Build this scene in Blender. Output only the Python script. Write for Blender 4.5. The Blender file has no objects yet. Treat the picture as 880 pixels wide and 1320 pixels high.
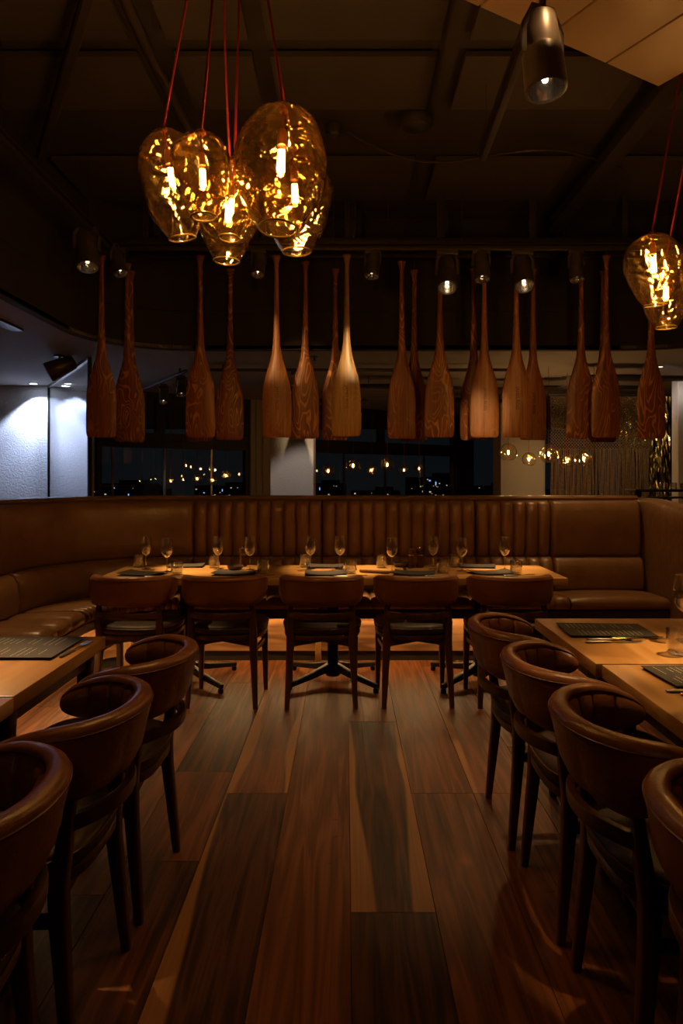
import bpy, bmesh, math, random
from mathutils import Vector, Matrix, noise
random.seed(7)
sc = bpy.context.scene
COL = sc.collection
PI = math.pi
R = math.radians
H = 1.37            # eye height of the photograph
F = 880.0           # focal length in pixels of the 880x1320 frame

# ------------------------------------------------------------------ helpers
class MB:
    def __init__(s): s.bm = bmesh.new()
    def _xf(s, vs, M):
        for v in vs: v.co = M @ v.co
    def box(s, c, d, rz=0, bev=0, seg=2, M=None):
        r = bmesh.ops.create_cube(s.bm, size=1)
        vs = r['verts']
        for v in vs: v.co = Vector((v.co.x*d[0], v.co.y*d[1], v.co.z*d[2]))
        if bev > 0:
            es = list({e for v in vs for e in v.link_edges})
            rr = bmesh.ops.bevel(s.bm, geom=es, offset=bev, segments=seg, profile=.5, affect='EDGES')
            vs = list({v for f in rr['faces'] for v in f.verts} | {v for v in vs if v.is_valid})
        T = Matrix.Translation(Vector(c)) @ (M if M is not None else Matrix.Rotation(rz, 4, 'Z'))
        s._xf(vs, T); return s
    def lathe(s, prof, n=24, c=(0,0,0), M=None, closed=False):
        rings = []
        for r, z in prof:
            if r < 1e-6: rings.append([s.bm.verts.new((0,0,z))])
            else: rings.append([s.bm.verts.new((r*math.cos(2*PI*i/n), r*math.sin(2*PI*i/n), z)) for i in range(n)])
        prs = list(zip(rings, rings[1:])) + ([(rings[-1], rings[0])] if closed else [])
        for a, b in prs:
            for i in range(n):
                j = (i+1) % n
                if len(a) == 1 and len(b) == 1: continue
                if len(a) == 1: s.bm.faces.new((a[0], b[j], b[i]))
                elif len(b) == 1: s.bm.faces.new((a[i], a[j], b[0]))
                else: s.bm.faces.new((a[i], a[j], b[j], b[i]))
        T = Matrix.Translation(Vector(c)) @ (M if M is not None else Matrix.Identity(4))
        s._xf([v for r in rings for v in r], T); return s
    def cyl(s, c, r, h, n=20, M=None, bev=0):
        b = min(bev, h*.3, r*.5)
        p = [(0,-h/2),(r-b,-h/2),(r,-h/2+b),(r,h/2-b),(r-b,h/2),(0,h/2)] if b else [(0,-h/2),(r,-h/2),(r,h/2),(0,h/2)]
        return s.lathe(p, n, c, M)
    def tube(s, pts, rad, n=8, sq=False, ry=None, up=None, cap=True):
        """sweep of a round or rounded-square section; rad may be a list"""
        P = [Vector(p) for p in pts]; m = len(P)
        rs = rad if isinstance(rad, (list, tuple)) else [rad]*m
        rys = (ry if isinstance(ry, (list, tuple)) else [ry]*m) if ry is not None else rs
        rings = []; ref = Vector(up) if up else None
        for i in range(m):
            t = (P[min(i+1, m-1)] - P[max(i-1, 0)]).normalized()
            if ref is None: ref = Vector((1,0,0)) if abs(t.x) < .8 else Vector((0,1,0))
            a = (ref - t*ref.dot(t)).normalized(); b = t.cross(a)
            if up is None: ref = a
            ring = []
            for k in range(n):
                th = 2*PI*(k+.5)/n
                cx, cy = math.cos(th), math.sin(th)
                if sq:
                    e = .45
                    cx = math.copysign(abs(cx)**e, cx); cy = math.copysign(abs(cy)**e, cy)
                ring.append(s.bm.verts.new(P[i] + a*cx*rs[i] + b*cy*rys[i]))
            rings.append(ring)
        for a, b in zip(rings, rings[1:]):
            for i in range(n):
                j = (i+1) % n
                s.bm.faces.new((a[i], a[j], b[j], b[i]))
        if cap:
            s.bm.faces.new(list(reversed(rings[0]))); s.bm.faces.new(rings[-1])
        return s
    def sweep(s, stations, closed_sec=True, cap=True):
        """stations: list of lists of points (same count)"""
        rings = [[s.bm.verts.new(Vector(p)) for p in st] for st in stations]
        n = len(rings[0])
        for a, b in zip(rings, rings[1:]):
            for i in range(n if closed_sec else n-1):
                j = (i+1) % n
                s.bm.faces.new((a[i], a[j], b[j], b[i]))
        if cap and closed_sec:
            s.bm.faces.new(list(reversed(rings[0]))); s.bm.faces.new(rings[-1])
        return s
    def prism(s, outline, z0, z1, M=None):
        lo = [s.bm.verts.new((x, y, z0)) for x, y in outline]
        hi = [s.bm.verts.new((x, y, z1)) for x, y in outline]
        n = len(lo)
        s.bm.faces.new(list(reversed(lo))); s.bm.faces.new(hi)
        for i in range(n):
            j = (i+1) % n
            s.bm.faces.new((lo[i], lo[j], hi[j], hi[i]))
        if M is not None: s._xf(lo+hi, M)
        return s
    def quad(s, a, b, c, d):
        s.bm.faces.new([s.bm.verts.new(Vector(p)) for p in (a, b, c, d)]); return s
    def build(s, name, mat, parent=None, smooth=True, ang=35, loc=None, rot=None, fixn=True):
        if fixn: bmesh.ops.recalc_face_normals(s.bm, faces=s.bm.faces)
        me = bpy.data.meshes.new(name)
        s.bm.to_mesh(me); s.bm.free()
        me.materials.append(mat)
        if smooth:
            for p in me.polygons: p.use_smooth = True
            me.set_sharp_from_angle(angle=R(ang))
        o = bpy.data.objects.new(name, me); COL.objects.link(o)
        if parent is not None: o.parent = parent
        if loc is not None: o.location = loc
        if rot is not None: o.rotation_euler = rot
        return o

def tag(o, label=None, cat=None, group=None, kind=None):
    if label: o['label'] = label
    if cat: o['category'] = cat
    if group: o['group'] = group
    if kind: o['kind'] = kind
    return o
def thing(name, label, cat, loc=(0,0,0), rz=0, group=None, rot=None):
    o = bpy.data.objects.new(name, None); COL.objects.link(o)
    o.empty_display_size = .1
    o.location = loc; o.rotation_euler = rot if rot else (0,0,rz)
    return tag(o, label, cat, group)
def copy_tree(o, parent=None):
    c = o.copy(); COL.objects.link(c)
    if parent is not None: c.parent = parent
    for ch in [x for x in bpy.data.objects if x.parent == o]:
        copy_tree(ch, c)
    return c
def dup(o, loc, rz, label, group=None, rot=None):
    c = copy_tree(o); c.location = loc; c.rotation_euler = rot if rot else (0,0,rz)
    c['label'] = label
    if group: c['group'] = group
    return c
def struct(o): o['kind'] = 'structure'; return o

# ------------------------------------------------------------------ materials
def newmat(name):
    m = bpy.data.materials.new(name); m.use_nodes = True
    nt = m.node_tree; nt.nodes.clear()
    out = nt.nodes.new('ShaderNodeOutputMaterial')
    return m, nt, out
def N(nt, t, **kw):
    n = nt.nodes.new(t)
    for k, v in kw.items():
        if k.startswith('i_'):
            key = k[2:].replace('_', ' ')
            n.inputs[key].default_value = v
        else: setattr(n, k, v)
    return n
def ramp(nt, stops):
    r = nt.nodes.new('ShaderNodeValToRGB'); el = r.color_ramp.elements
    while len(el) > 1: el.remove(el[0])
    el[0].position = stops[0][0]; el[0].color = (*stops[0][1], 1)
    for p, c in stops[1:]:
        e = el.new(p); e.color = (*c, 1)
    return r
def coord(nt, scale=(1,1,1), rand=True):
    tc = N(nt, 'ShaderNodeTexCoord')
    mp = N(nt, 'ShaderNodeMapping'); mp.inputs['Scale'].default_value = scale
    nt.links.new(tc.outputs['Object'], mp.inputs['Vector'])
    if rand:
        oi = N(nt, 'ShaderNodeObjectInfo')
        mu = N(nt, 'ShaderNodeMath', operation='MULTIPLY'); mu.inputs[1].default_value = 37.
        nt.links.new(oi.outputs['Random'], mu.inputs[0])
        cb = N(nt, 'ShaderNodeCombineXYZ')
        for k in range(3): nt.links.new(mu.outputs[0], cb.inputs[k])
        ad = N(nt, 'ShaderNodeVectorMath', operation='ADD')
        nt.links.new(mp.outputs[0], ad.inputs[0]); nt.links.new(cb.outputs[0], ad.inputs[1])
        return ad.outputs[0]
    return mp.outputs[0]
def plain(name, col, rough=.5, metal=0., var=.12, nscale=6., bump=.0, bscale=60., coat=0., spec=.5):
    m, nt, out = newmat(name)
    b = N(nt, 'ShaderNodeBsdfPrincipled')
    b.inputs['Roughness'].default_value = rough; b.inputs['Metallic'].default_value = metal
    b.inputs['Coat Weight'].default_value = coat; b.inputs['Specular IOR Level'].default_value = spec
    v = coord(nt)
    nz = N(nt, 'ShaderNodeTexNoise'); nz.inputs['Scale'].default_value = nscale; nz.inputs['Detail'].default_value = 4
    nt.links.new(v, nz.inputs['Vector'])
    r = ramp(nt, [(.3, tuple(c*(1-var) for c in col)), (.7, tuple(min(1, c*(1+var)) for c in col))])
    nt.links.new(nz.outputs['Fac'], r.inputs['Fac']); nt.links.new(r.outputs['Color'], b.inputs['Base Color'])
    if bump > 0:
        n2 = N(nt, 'ShaderNodeTexNoise'); n2.inputs['Scale'].default_value = bscale; n2.inputs['Detail'].default_value = 3
        nt.links.new(v, n2.inputs['Vector'])
        bp = N(nt, 'ShaderNodeBump'); bp.inputs['Strength'].default_value = bump; bp.inputs['Distance'].default_value = .01
        nt.links.new(n2.outputs['Fac'], bp.inputs['Height']); nt.links.new(bp.outputs[0], b.inputs['Normal'])
    nt.links.new(b.outputs[0], out.inputs[0])
    return m
def leather(name, col, rough=.36, var=.22):
    m, nt, out = newmat(name)
    b = N(nt, 'ShaderNodeBsdfPrincipled'); b.inputs['Specular IOR Level'].default_value = .55
    v = coord(nt)
    n1 = N(nt, 'ShaderNodeTexNoise'); n1.inputs['Scale'].default_value = 5; n1.inputs['Detail'].default_value = 5
    nt.links.new(v, n1.inputs['Vector'])
    r = ramp(nt, [(.25, tuple(c*(1-var) for c in col)), (.75, tuple(c*(1+var) for c in col))])
    nt.links.new(n1.outputs['Fac'], r.inputs['Fac']); nt.links.new(r.outputs['Color'], b.inputs['Base Color'])
    rr = N(nt, 'ShaderNodeMapRange'); rr.inputs['To Min'].default_value = rough-.07; rr.inputs['To Max'].default_value = rough+.12
    nt.links.new(n1.outputs['Fac'], rr.inputs['Value']); nt.links.new(rr.outputs[0], b.inputs['Roughness'])
    n2 = N(nt, 'ShaderNodeTexVoronoi'); n2.inputs['Scale'].default_value = 260
    nt.links.new(v, n2.inputs['Vector'])
    n3 = N(nt, 'ShaderNodeTexNoise'); n3.inputs['Scale'].default_value = 14; n3.inputs['Detail'].default_value = 3
    nt.links.new(v, n3.inputs['Vector'])
    b2 = N(nt, 'ShaderNodeBump'); b2.inputs['Strength'].default_value = .25; b2.inputs['Distance'].default_value = .02
    nt.links.new(n3.outputs['Fac'], b2.inputs['Height'])
    b1 = N(nt, 'ShaderNodeBump'); b1.inputs['Strength'].default_value = .15; b1.inputs['Distance'].default_value = .002
    nt.links.new(n2.outputs['Distance'], b1.inputs['Height']); nt.links.new(b2.outputs[0], b1.inputs['Normal'])
    nt.links.new(b1.outputs[0], b.inputs['Normal'])
    nt.links.new(b.outputs[0], out.inputs[0])
    return m
def wood(name, dark, mid, light, scale=(1,1,1), rough=.42, dist=3., wscale=6., coat=0., band=(.2,.5,.8), axis=None):
    """grain: stretched noise pushed through repeated rings"""
    m, nt, out = newmat(name)
    b = N(nt, 'ShaderNodeBsdfPrincipled'); b.inputs['Roughness'].default_value = rough
    b.inputs['Coat Weight'].default_value = coat; b.inputs['Coat Roughness'].default_value = .25
    v = coord(nt, scale)
    n1 = N(nt, 'ShaderNodeTexNoise'); n1.inputs['Scale'].default_value = 1; n1.inputs['Detail'].default_value = 2; n1.inputs['Distortion'].default_value = .4
    nt.links.new(v, n1.inputs['Vector'])
    mu = N(nt, 'ShaderNodeMath', operation='MULTIPLY'); mu.inputs[1].default_value = wscale*2*PI
    nt.links.new(n1.outputs['Fac'], mu.inputs[0])
    sn = N(nt, 'ShaderNodeMath', operation='SINE'); nt.links.new(mu.outputs[0], sn.inputs[0])
    mr = N(nt, 'ShaderNodeMapRange'); mr.inputs['From Min'].default_value = -1
    nt.links.new(sn.outputs[0], mr.inputs['Value'])
    n2 = N(nt, 'ShaderNodeTexNoise'); n2.inputs['Scale'].default_value = dist; n2.inputs['Detail'].default_value = 6
    nt.links.new(v, n2.inputs['Vector'])
    mx = N(nt, 'ShaderNodeMix'); mx.inputs['Factor'].default_value = .5
    nt.links.new(mr.outputs[0], mx.inputs['A']); nt.links.new(n2.outputs['Fac'], mx.inputs['B'])
    r = ramp(nt, [(band[0], dark), (band[1], mid), (band[2], light)])
    nt.links.new(mx.outputs['Result'], r.inputs['Fac']); nt.links.new(r.outputs['Color'], b.inputs['Base Color'])
    bp = N(nt, 'ShaderNodeBump'); bp.inputs['Strength'].default_value = .12; bp.inputs['Distance'].default_value = .004
    nt.links.new(mx.outputs['Result'], bp.inputs['Height']); nt.links.new(bp.outputs[0], b.inputs['Normal'])
    nt.links.new(b.outputs[0], out.inputs[0])
    return m
def thin_glass(name, tint=(.95,.95,.95), ior=1.5, rough=.0, wav=0., wscale=8., gain=1., gcol=(1,1,1)):
    m, nt, out = newmat(name)
    tr = N(nt, 'ShaderNodeBsdfTransparent'); tr.inputs['Color'].default_value = (*tint, 1)
    gl = N(nt, 'ShaderNodeBsdfGlossy'); gl.inputs['Roughness'].default_value = rough; gl.inputs['Color'].default_value = (*gcol, 1)
    fr = N(nt, 'ShaderNodeFresnel')
    ge = N(nt, 'ShaderNodeNewGeometry'); ir = N(nt, 'ShaderNodeMapRange')
    ir.inputs['To Min'].default_value = ior; ir.inputs['To Max'].default_value = 1/ior      # same reflectance from either side of the thin wall
    nt.links.new(ge.outputs['Backfacing'], ir.inputs['Value']); nt.links.new(ir.outputs[0], fr.inputs['IOR'])
    if wav > 0:
        tc = N(nt, 'ShaderNodeTexCoord')
        nz = N(nt, 'ShaderNodeTexNoise'); nz.inputs['Scale'].default_value = wscale; nz.inputs['Detail'].default_value = 1.5
        nz.inputs['Distortion'].default_value = 1.2
        nt.links.new(tc.outputs['Object'], nz.inputs['Vector'])
        bp = N(nt, 'ShaderNodeBump'); bp.inputs['Strength'].default_value = 1.; bp.inputs['Distance'].default_value = wav
        nt.links.new(nz.outputs['Fac'], bp.inputs['Height'])
        nt.links.new(bp.outputs[0], gl.inputs['Normal']); nt.links.new(bp.outputs[0], fr.inputs['Normal'])
    mg = N(nt, 'ShaderNodeMath', operation='MULTIPLY'); mg.inputs[1].default_value = gain; mg.use_clamp = True
    nt.links.new(fr.outputs[0], mg.inputs[0])
    mx = N(nt, 'ShaderNodeMixShader')
    nt.links.new(mg.outputs[0], mx.inputs[0]); nt.links.new(tr.outputs[0], mx.inputs[1]); nt.links.new(gl.outputs[0], mx.inputs[2])
    nt.links.new(mx.outputs[0], out.inputs[0])
    return m
def emit(name, col, s):
    m, nt, out = newmat(name)
    e = N(nt, 'ShaderNodeEmission'); e.inputs['Color'].default_value = (*col, 1); e.inputs['Strength'].default_value = s
    nt.links.new(e.outputs[0], out.inputs[0]); return m

WARM = (1., .56, .22)
M = {}
M['chair_leather'] = leather('chair_leather', (.235, .086, .031), .32)
M['seat_leather'] = leather('seat_leather', (.040, .022, .015), .50)
M['bench_leather'] = leather('bench_leather', (.190, .100, .047), .30)
M['piping'] = leather('piping', (.13, .045, .017), .4)
M['chair_wood'] = wood('chair_wood', (.050,.019,.008), (.085,.033,.013), (.12,.05,.02), scale=(9,9,1.2), rough=.38, wscale=3)
M['table_oak'] = wood('table_oak', (.35,.18,.050), (.45,.25,.074), (.54,.32,.10), scale=(.9,6,6), rough=.36, wscale=3, coat=.15)
M['table_oak_y'] = wood('table_oak_lengthways', (.33,.165,.050), (.43,.23,.070), (.51,.29,.095), scale=(6,.9,6), rough=.33, wscale=3, coat=.15)
M['kick_wood'] = wood('kick_wood', (.12,.05,.017), (.25,.115,.040), (.36,.18,.068), scale=(1.1,1.1,8), rough=.5, wscale=4)
def paddle_wood(name, base, line, amount):
    """rotary-cut ply: thin pale contour rings over straight fine grain"""
    m, nt, out = newmat(name)
    b = N(nt, 'ShaderNodeBsdfPrincipled'); b.inputs['Roughness'].default_value = .40
    v = coord(nt, (7.5, 2, 2.3)); v2 = coord(nt, (60, 60, 2.2)); v3 = coord(nt, (2.2, 2.2, 1.5))
    n1 = N(nt, 'ShaderNodeTexNoise'); n1.inputs['Scale'].default_value = 1; n1.inputs['Detail'].default_value = 1.5; n1.inputs['Distortion'].default_value = .5
    nt.links.new(v, n1.inputs['Vector'])
    mu = N(nt, 'ShaderNodeMath', operation='MULTIPLY'); mu.inputs[1].default_value = 85; nt.links.new(n1.outputs['Fac'], mu.inputs[0])
    sn = N(nt, 'ShaderNodeMath', operation='SINE'); nt.links.new(mu.outputs[0], sn.inputs[0])
    ln = N(nt, 'ShaderNodeMapRange', interpolation_type='SMOOTHSTEP'); ln.inputs['From Min'].default_value = .35; ln.inputs['From Max'].default_value = 1.
    nt.links.new(sn.outputs[0], ln.inputs['Value'])
    ms = N(nt, 'ShaderNodeTexNoise'); ms.inputs['Scale'].default_value = 2.0; ms.inputs['Detail'].default_value = 2; nt.links.new(v3, ms.inputs['Vector'])
    mk = N(nt, 'ShaderNodeMapRange'); mk.inputs['From Min'].default_value = .38; mk.inputs['From Max'].default_value = .62; mk.inputs['To Max'].default_value = amount; nt.links.new(ms.outputs['Fac'], mk.inputs['Value'])
    pr = N(nt, 'ShaderNodeMath', operation='MULTIPLY'); nt.links.new(ln.outputs[0], pr.inputs[0]); nt.links.new(mk.outputs[0], pr.inputs[1])
    fg = N(nt, 'ShaderNodeTexNoise'); fg.inputs['Scale'].default_value = 1; fg.inputs['Detail'].default_value = 5; nt.links.new(v2, fg.inputs['Vector'])
    rb = ramp(nt, [(.3, tuple(c*.62 for c in base)), (.7, tuple(c*1.3 for c in base))]); nt.links.new(fg.outputs['Fac'], rb.inputs['Fac'])
    mx = N(nt, 'ShaderNodeMix', data_type='RGBA'); mx.inputs[7].default_value = (*line, 1)
    nt.links.new(pr.outputs[0], mx.inputs['Factor']); nt.links.new(rb.outputs['Color'], mx.inputs[6]); nt.links.new(mx.outputs[2], b.inputs['Base Color'])
    nt.links.new(b.outputs[0], out.inputs[0]); return m
M['paddle_red'] = paddle_wood('paddle_red', (.25,.080,.023), (.66,.29,.09), .95)
M['paddle_mid'] = paddle_wood('paddle_mid', (.36,.145,.048), (.52,.25,.09), .5)
M['paddle_pale'] = paddle_wood('paddle_pale', (.48,.27,.095), (.60,.37,.14), .4)
M['black_metal'] = plain('black_metal', (.018,.016,.014), .42, .6)
M['black_paint'] = plain('black_paint', (.02,.017,.015), .45)
M['dark_steel'] = plain('dark_steel', (.06,.045,.035), .45, .5)
M['lamp_black'] = plain('lamp_black', (.075,.058,.045), .38, .2)
M['chrome'] = plain('chrome', (.7,.68,.64), .15, 1., .05)
M['brass'] = plain('brass', (.55,.36,.14), .25, 1., .1)
M['copper'] = plain('copper', (.45,.18,.08), .3, 1., .1)
M['red_cord'] = plain('red_cord', (.26,.012,.016), .7)
M['wire'] = plain('wire', (.12,.08,.05), .4, .8)
M['ceil_dark'] = plain('ceiling_dark_paint', (.036,.028,.021), .85, 0, .15, 1.5)
M['ceil_panel'] = plain('ceiling_board', (.058,.046,.034), .8, 0, .1, 2)
M['bulkhead'] = plain('bulkhead_paint', (.024,.016,.012), .8, 0, .1, 1.)
M['ceil_low'] = plain('low_ceiling_paint', (.42,.38,.33), .7, 0, .05, 1.)
M['tan_panel'] = plain('tan_panel', (.27,.18,.11), .5, 0, .06, 1.)
M['wall_white'] = plain('wall_plaster', (.62,.62,.66), .8, 0, .04, 3, .5, 50)
M['wall_col'] = plain('column_plaster', (.70,.66,.64), .8, 0, .04, 3, .4, 50)
M['cream'] = plain('cream_plaster', (.52,.44,.33), .75, 0, .04, 2, .2, 50)
M['wall_dark'] = plain('dark_wall', (.06,.04,.03), .7, 0, .1, 1)
M['frame_dark'] = plain('window_frame_paint', (.028,.02,.016), .5, 0, .1, 2)
M['pepper_wood'] = plain('dark_turned_wood', (.07,.025,.014), .3)
M['menu_black'] = plain('menu_card', (.014,.013,.015), .62, 0, .15, 20)
M['menu_leather'] = plain('menu_leather', (.018,.015,.013), .5, 0, .2, 30, .3, 200)
M['paper_white'] = plain('white_ink', (.50,.46,.40), .6)
M['red_ink'] = plain('red_ink', (.5,.10,.03), .6)
M['napkin'] = plain('dark_napkin', (.05,.04,.035), .85, 0, .2, 30, .3, 150)
M['tan_leather'] = plain('tan_leather', (.22,.11,.045), .5, 0, .2, 30)
M['stamp'] = plain('stamp_ink', (.06,.045,.04), .7)
def blown_glass(name, tint, wav, wscale, gain):
    """thin hand-blown tinted glass: clear + sharp wavy reflections + a soft sheen"""
    m = thin_glass(name, tint, 1.5, .03, wav, wscale, gain, (1,.90,.66))
    nt = m.node_tree; out = [n for n in nt.nodes if n.type == 'OUTPUT_MATERIAL'][0]
    base = out.inputs[0].links[0].from_node
    gl = N(nt, 'ShaderNodeBsdfGlossy'); gl.inputs['Roughness'].default_value = .22; gl.inputs['Color'].default_value = (1,.78,.42,1)
    bp = [n for n in nt.nodes if n.type == 'BUMP'][0]; nt.links.new(bp.outputs[0], gl.inputs['Normal'])
    mx = N(nt, 'ShaderNodeMixShader'); mx.inputs[0].default_value = .012
    nt.links.new(base.outputs[0], mx.inputs[1]); nt.links.new(gl.outputs[0], mx.inputs[2]); nt.links.new(mx.outputs[0], out.inputs[0]); return m
M['glass'] = thin_glass('clear_glass', (.975,.975,.97), 1.52, .07, 0, 8, 5.5)
M['win_glass'] = thin_glass('window_glass', (.93,.94,.94), 1.5, .0, 0, 8, 1.6)
M['amber_glass'] = blown_glass('blown_glass', (.97,.90,.74), .018, 11., 2.1)
M['globe_glass'] = blown_glass('globe_glass', (.96,.90,.78), .02, 12., 2.4)
M['filament'] = emit('filament', (1., .55, .17), 260)
M['bulb_glow'] = emit('bulb_glow', (1., .52, .15), 22)
M['small_fil'] = emit('small_filament', (1., .5, .15), 28)
M['bulb_glass'] = thin_glass('bulb_glass', (1.,.96,.88), 1.4, .0, 0, 8, 1.)
M['led'] = emit('led_strip', (1., .60, .24), 40)
M['spot_lens_w'] = emit('spot_lens_warm', (1., .72, .42), 9)
M['spot_lens_d'] = emit('spot_lens_dim', (1., .75, .55), 2.5)
M['down_lens'] = emit('downlight_lens', (.75, .85, 1.), 25)
M['macrame'] = plain('macrame_rope', (.20,.12,.055), .8, 0, .25, 40)
M['gold'] = plain('gold_foil', (.72,.58,.20), .22, 1., .15, 8)
M['city_dark'] = plain('night_building', (.02,.02,.022), .9)
M['lit_win'] = emit('lit_windows', (1., .78, .45), .7)
M['lit_blue'] = emit('lit_windows_blue', (.25, .5, 1.), 1.3)
M['steel_brush'] = plain('brushed_steel', (.30,.29,.28), .3, .9)

def floor_material():
    m, nt, out = newmat('wide_plank_floor')
    b = N(nt, 'ShaderNodeBsdfPrincipled'); b.inputs['Specular IOR Level'].default_value = .18
    uv = N(nt, 'ShaderNodeUVMap', uv_map='UVMap')
    sp = N(nt, 'ShaderNodeSeparateXYZ'); nt.links.new(uv.outputs[0], sp.inputs[0])
    def attr(n):
        a = N(nt, 'ShaderNodeAttribute', attribute_name=n); return a.outputs['Fac']
    rnd, tone, sapL, sapR, yend = attr('rnd'), attr('tone'), attr('sap_left'), attr('sap_right'), attr('yend')
    gs = N(nt, 'ShaderNodeMath', operation='SUBTRACT'); nt.links.new(yend, gs.inputs[0]); nt.links.new(sp.outputs['Y'], gs.inputs[1])
    grow = N(nt, 'ShaderNodeMapRange', interpolation_type='SMOOTHSTEP'); grow.inputs['From Min'].default_value = .15; grow.inputs['From Max'].default_value = 1.6
    nt.links.new(gs.outputs[0], grow.inputs['Value'])
    def vec(su, sv, off):
        cb = N(nt, 'ShaderNodeCombineXYZ')
        a = N(nt, 'ShaderNodeMath', operation='MULTIPLY'); a.inputs[1].default_value = su; nt.links.new(sp.outputs['X'], a.inputs[0])
        c = N(nt, 'ShaderNodeMath', operation='MULTIPLY'); c.inputs[1].default_value = sv; nt.links.new(sp.outputs['Y'], c.inputs[0])
        d = N(nt, 'ShaderNodeMath', operation='MULTIPLY_ADD'); d.inputs[1].default_value = 53.; d.inputs[2].default_value = off; nt.links.new(rnd, d.inputs[0])
        nt.links.new(a.outputs[0], cb.inputs[0]); nt.links.new(c.outputs[0], cb.inputs[1]); nt.links.new(d.outputs[0], cb.inputs[2])
        return cb.outputs[0]
    def noise_(v, sc_, det, dis=0.):
        n = N(nt, 'ShaderNodeTexNoise'); n.inputs['Scale'].default_value = sc_; n.inputs['Detail'].default_value = det; n.inputs['Distortion'].default_value = dis
        nt.links.new(v, n.inputs['Vector']); return n.outputs['Fac']
    # big flowing figure, bands of heartwood
    f1 = noise_(vec(2.4, .55, 0), 1.6, 2.5, .6)
    mul = N(nt, 'ShaderNodeMath', operation='MULTIPLY'); mul.inputs[1].default_value = 26; nt.links.new(f1, mul.inputs[0])
    sn = N(nt, 'ShaderNodeMath', operation='SINE'); nt.links.new(mul.outputs[0], sn.inputs[0])
    bands = N(nt, 'ShaderNodeMapRange'); bands.inputs['From Min'].default_value = -1; nt.links.new(sn.outputs[0], bands.inputs['Value'])
    fine = noise_(vec(22, 1.1, 5), 1.6, 6)
    m1 = N(nt, 'ShaderNodeMix'); m1.inputs['Factor'].default_value = .5
    nt.links.new(bands.outputs[0], m1.inputs['A']); nt.links.new(fine, m1.inputs['B'])
    # dark streak mask per board
    big = noise_(vec(6.5, .42, 11), 1.2, 4, 1.0)
    ad = N(nt, 'ShaderNodeMath', operation='ADD'); nt.links.new(big, ad.inputs[0])
    tn = N(nt, 'ShaderNodeMath', operation='MULTIPLY_ADD'); tn.inputs[1].default_value = 1.; tn.inputs[2].default_value = -.5; nt.links.new(tone, tn.inputs[0])
    nt.links.new(tn.outputs[0], ad.inputs[1])
    mk = N(nt, 'ShaderNodeMapRange', interpolation_type='SMOOTHSTEP'); mk.inputs['From Min'].default_value = .30; mk.inputs['From Max'].default_value = .66
    nt.links.new(ad.outputs[0], mk.inputs['Value'])
    cA = ramp(nt, [(.2, (.022,.007,.002)), (.55, (.062,.020,.006)), (.85, (.12,.042,.012))])
    cB = ramp(nt, [(.2, (.11,.034,.009)), (.55, (.175,.057,.015)), (.85, (.25,.088,.025))])
    nt.links.new(m1.outputs['Result'], cA.inputs['Fac']); nt.links.new(m1.outputs['Result'], cB.inputs['Fac'])
    mc = N(nt, 'ShaderNodeMix', data_type='RGBA')
    nt.links.new(mk.outputs[0], mc.inputs['Factor']); nt.links.new(cA.outputs[0], mc.inputs[6]); nt.links.new(cB.outputs[0], mc.inputs[7])
    # sapwood along either edge
    wob = noise_(vec(0, .55, 23), 1.3, 1.5)
    def sap(edge_from_left, amt):
        u = sp.outputs['X']
        if not edge_from_left:
            q = N(nt, 'ShaderNodeMath', operation='SUBTRACT'); q.inputs[0].default_value = 1.; nt.links.new(u, q.inputs[1]); u = q.outputs[0]
        w = N(nt, 'ShaderNodeMath', operation='MULTIPLY_ADD'); w.inputs[1].default_value = -1.15; nt.links.new(wob, w.inputs[0])
        w.inputs[1].default_value = -.55
        k0 = N(nt, 'ShaderNodeMath', operation='MULTIPLY'); nt.links.new(amt, k0.inputs[0]); nt.links.new(grow.outputs[0], k0.inputs[1])
        k = N(nt, 'ShaderNodeMath', operation='ADD'); k.inputs[1].default_value = .22
        nt.links.new(k0.outputs[0], k.inputs[0]); nt.links.new(k.outputs[0], w.inputs[2])     # width = amt + .55 - 1.15*wob
        s = N(nt, 'ShaderNodeMath', operation='SUBTRACT'); nt.links.new(w.outputs[0], s.inputs[0]); nt.links.new(u, s.inputs[1])
        r_ = N(nt, 'ShaderNodeMapRange', interpolation_type='SMOOTHSTEP'); r_.inputs['From Min'].default_value = -.03; r_.inputs['From Max'].default_value = .03
        nt.links.new(s.outputs[0], r_.inputs['Value'])
        g = N(nt, 'ShaderNodeMath', operation='GREATER_THAN'); g.inputs[1].default_value = .01; nt.links.new(amt, g.inputs[0])
        p = N(nt, 'ShaderNodeMath', operation='MULTIPLY'); nt.links.new(r_.outputs[0], p.inputs[0]); nt.links.new(g.outputs[0], p.inputs[1])
        return p.outputs[0]
    mxs = N(nt, 'ShaderNodeMath', operation='MAXIMUM'); nt.links.new(sap(True, sapL), mxs.inputs[0]); nt.links.new(sap(False, sapR), mxs.inputs[1])
    cS = ramp(nt, [(.2, (.30,.13,.040)), (.8, (.42,.20,.065))]); nt.links.new(fine, cS.inputs['Fac'])
    mc2 = N(nt, 'ShaderNodeMix', data_type='RGBA')
    nt.links.new(mxs.outputs[0], mc2.inputs['Factor']); nt.links.new(mc.outputs[2], mc2.inputs[6]); nt.links.new(cS.outputs[0], mc2.inputs[7])
    # dents and scratches
    tc = N(nt, 'ShaderNodeTexCoord')
    mp = N(nt, 'ShaderNodeMapping'); mp.inputs['Scale'].default_value = (6, 18, 1); nt.links.new(tc.outputs['Object'], mp.inputs['Vector'])
    vo = N(nt, 'ShaderNodeTexNoise'); vo.inputs['Scale'].default_value = 1.6; vo.inputs['Detail'].default_value = 5; nt.links.new(mp.outputs[0], vo.inputs['Vector'])
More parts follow.
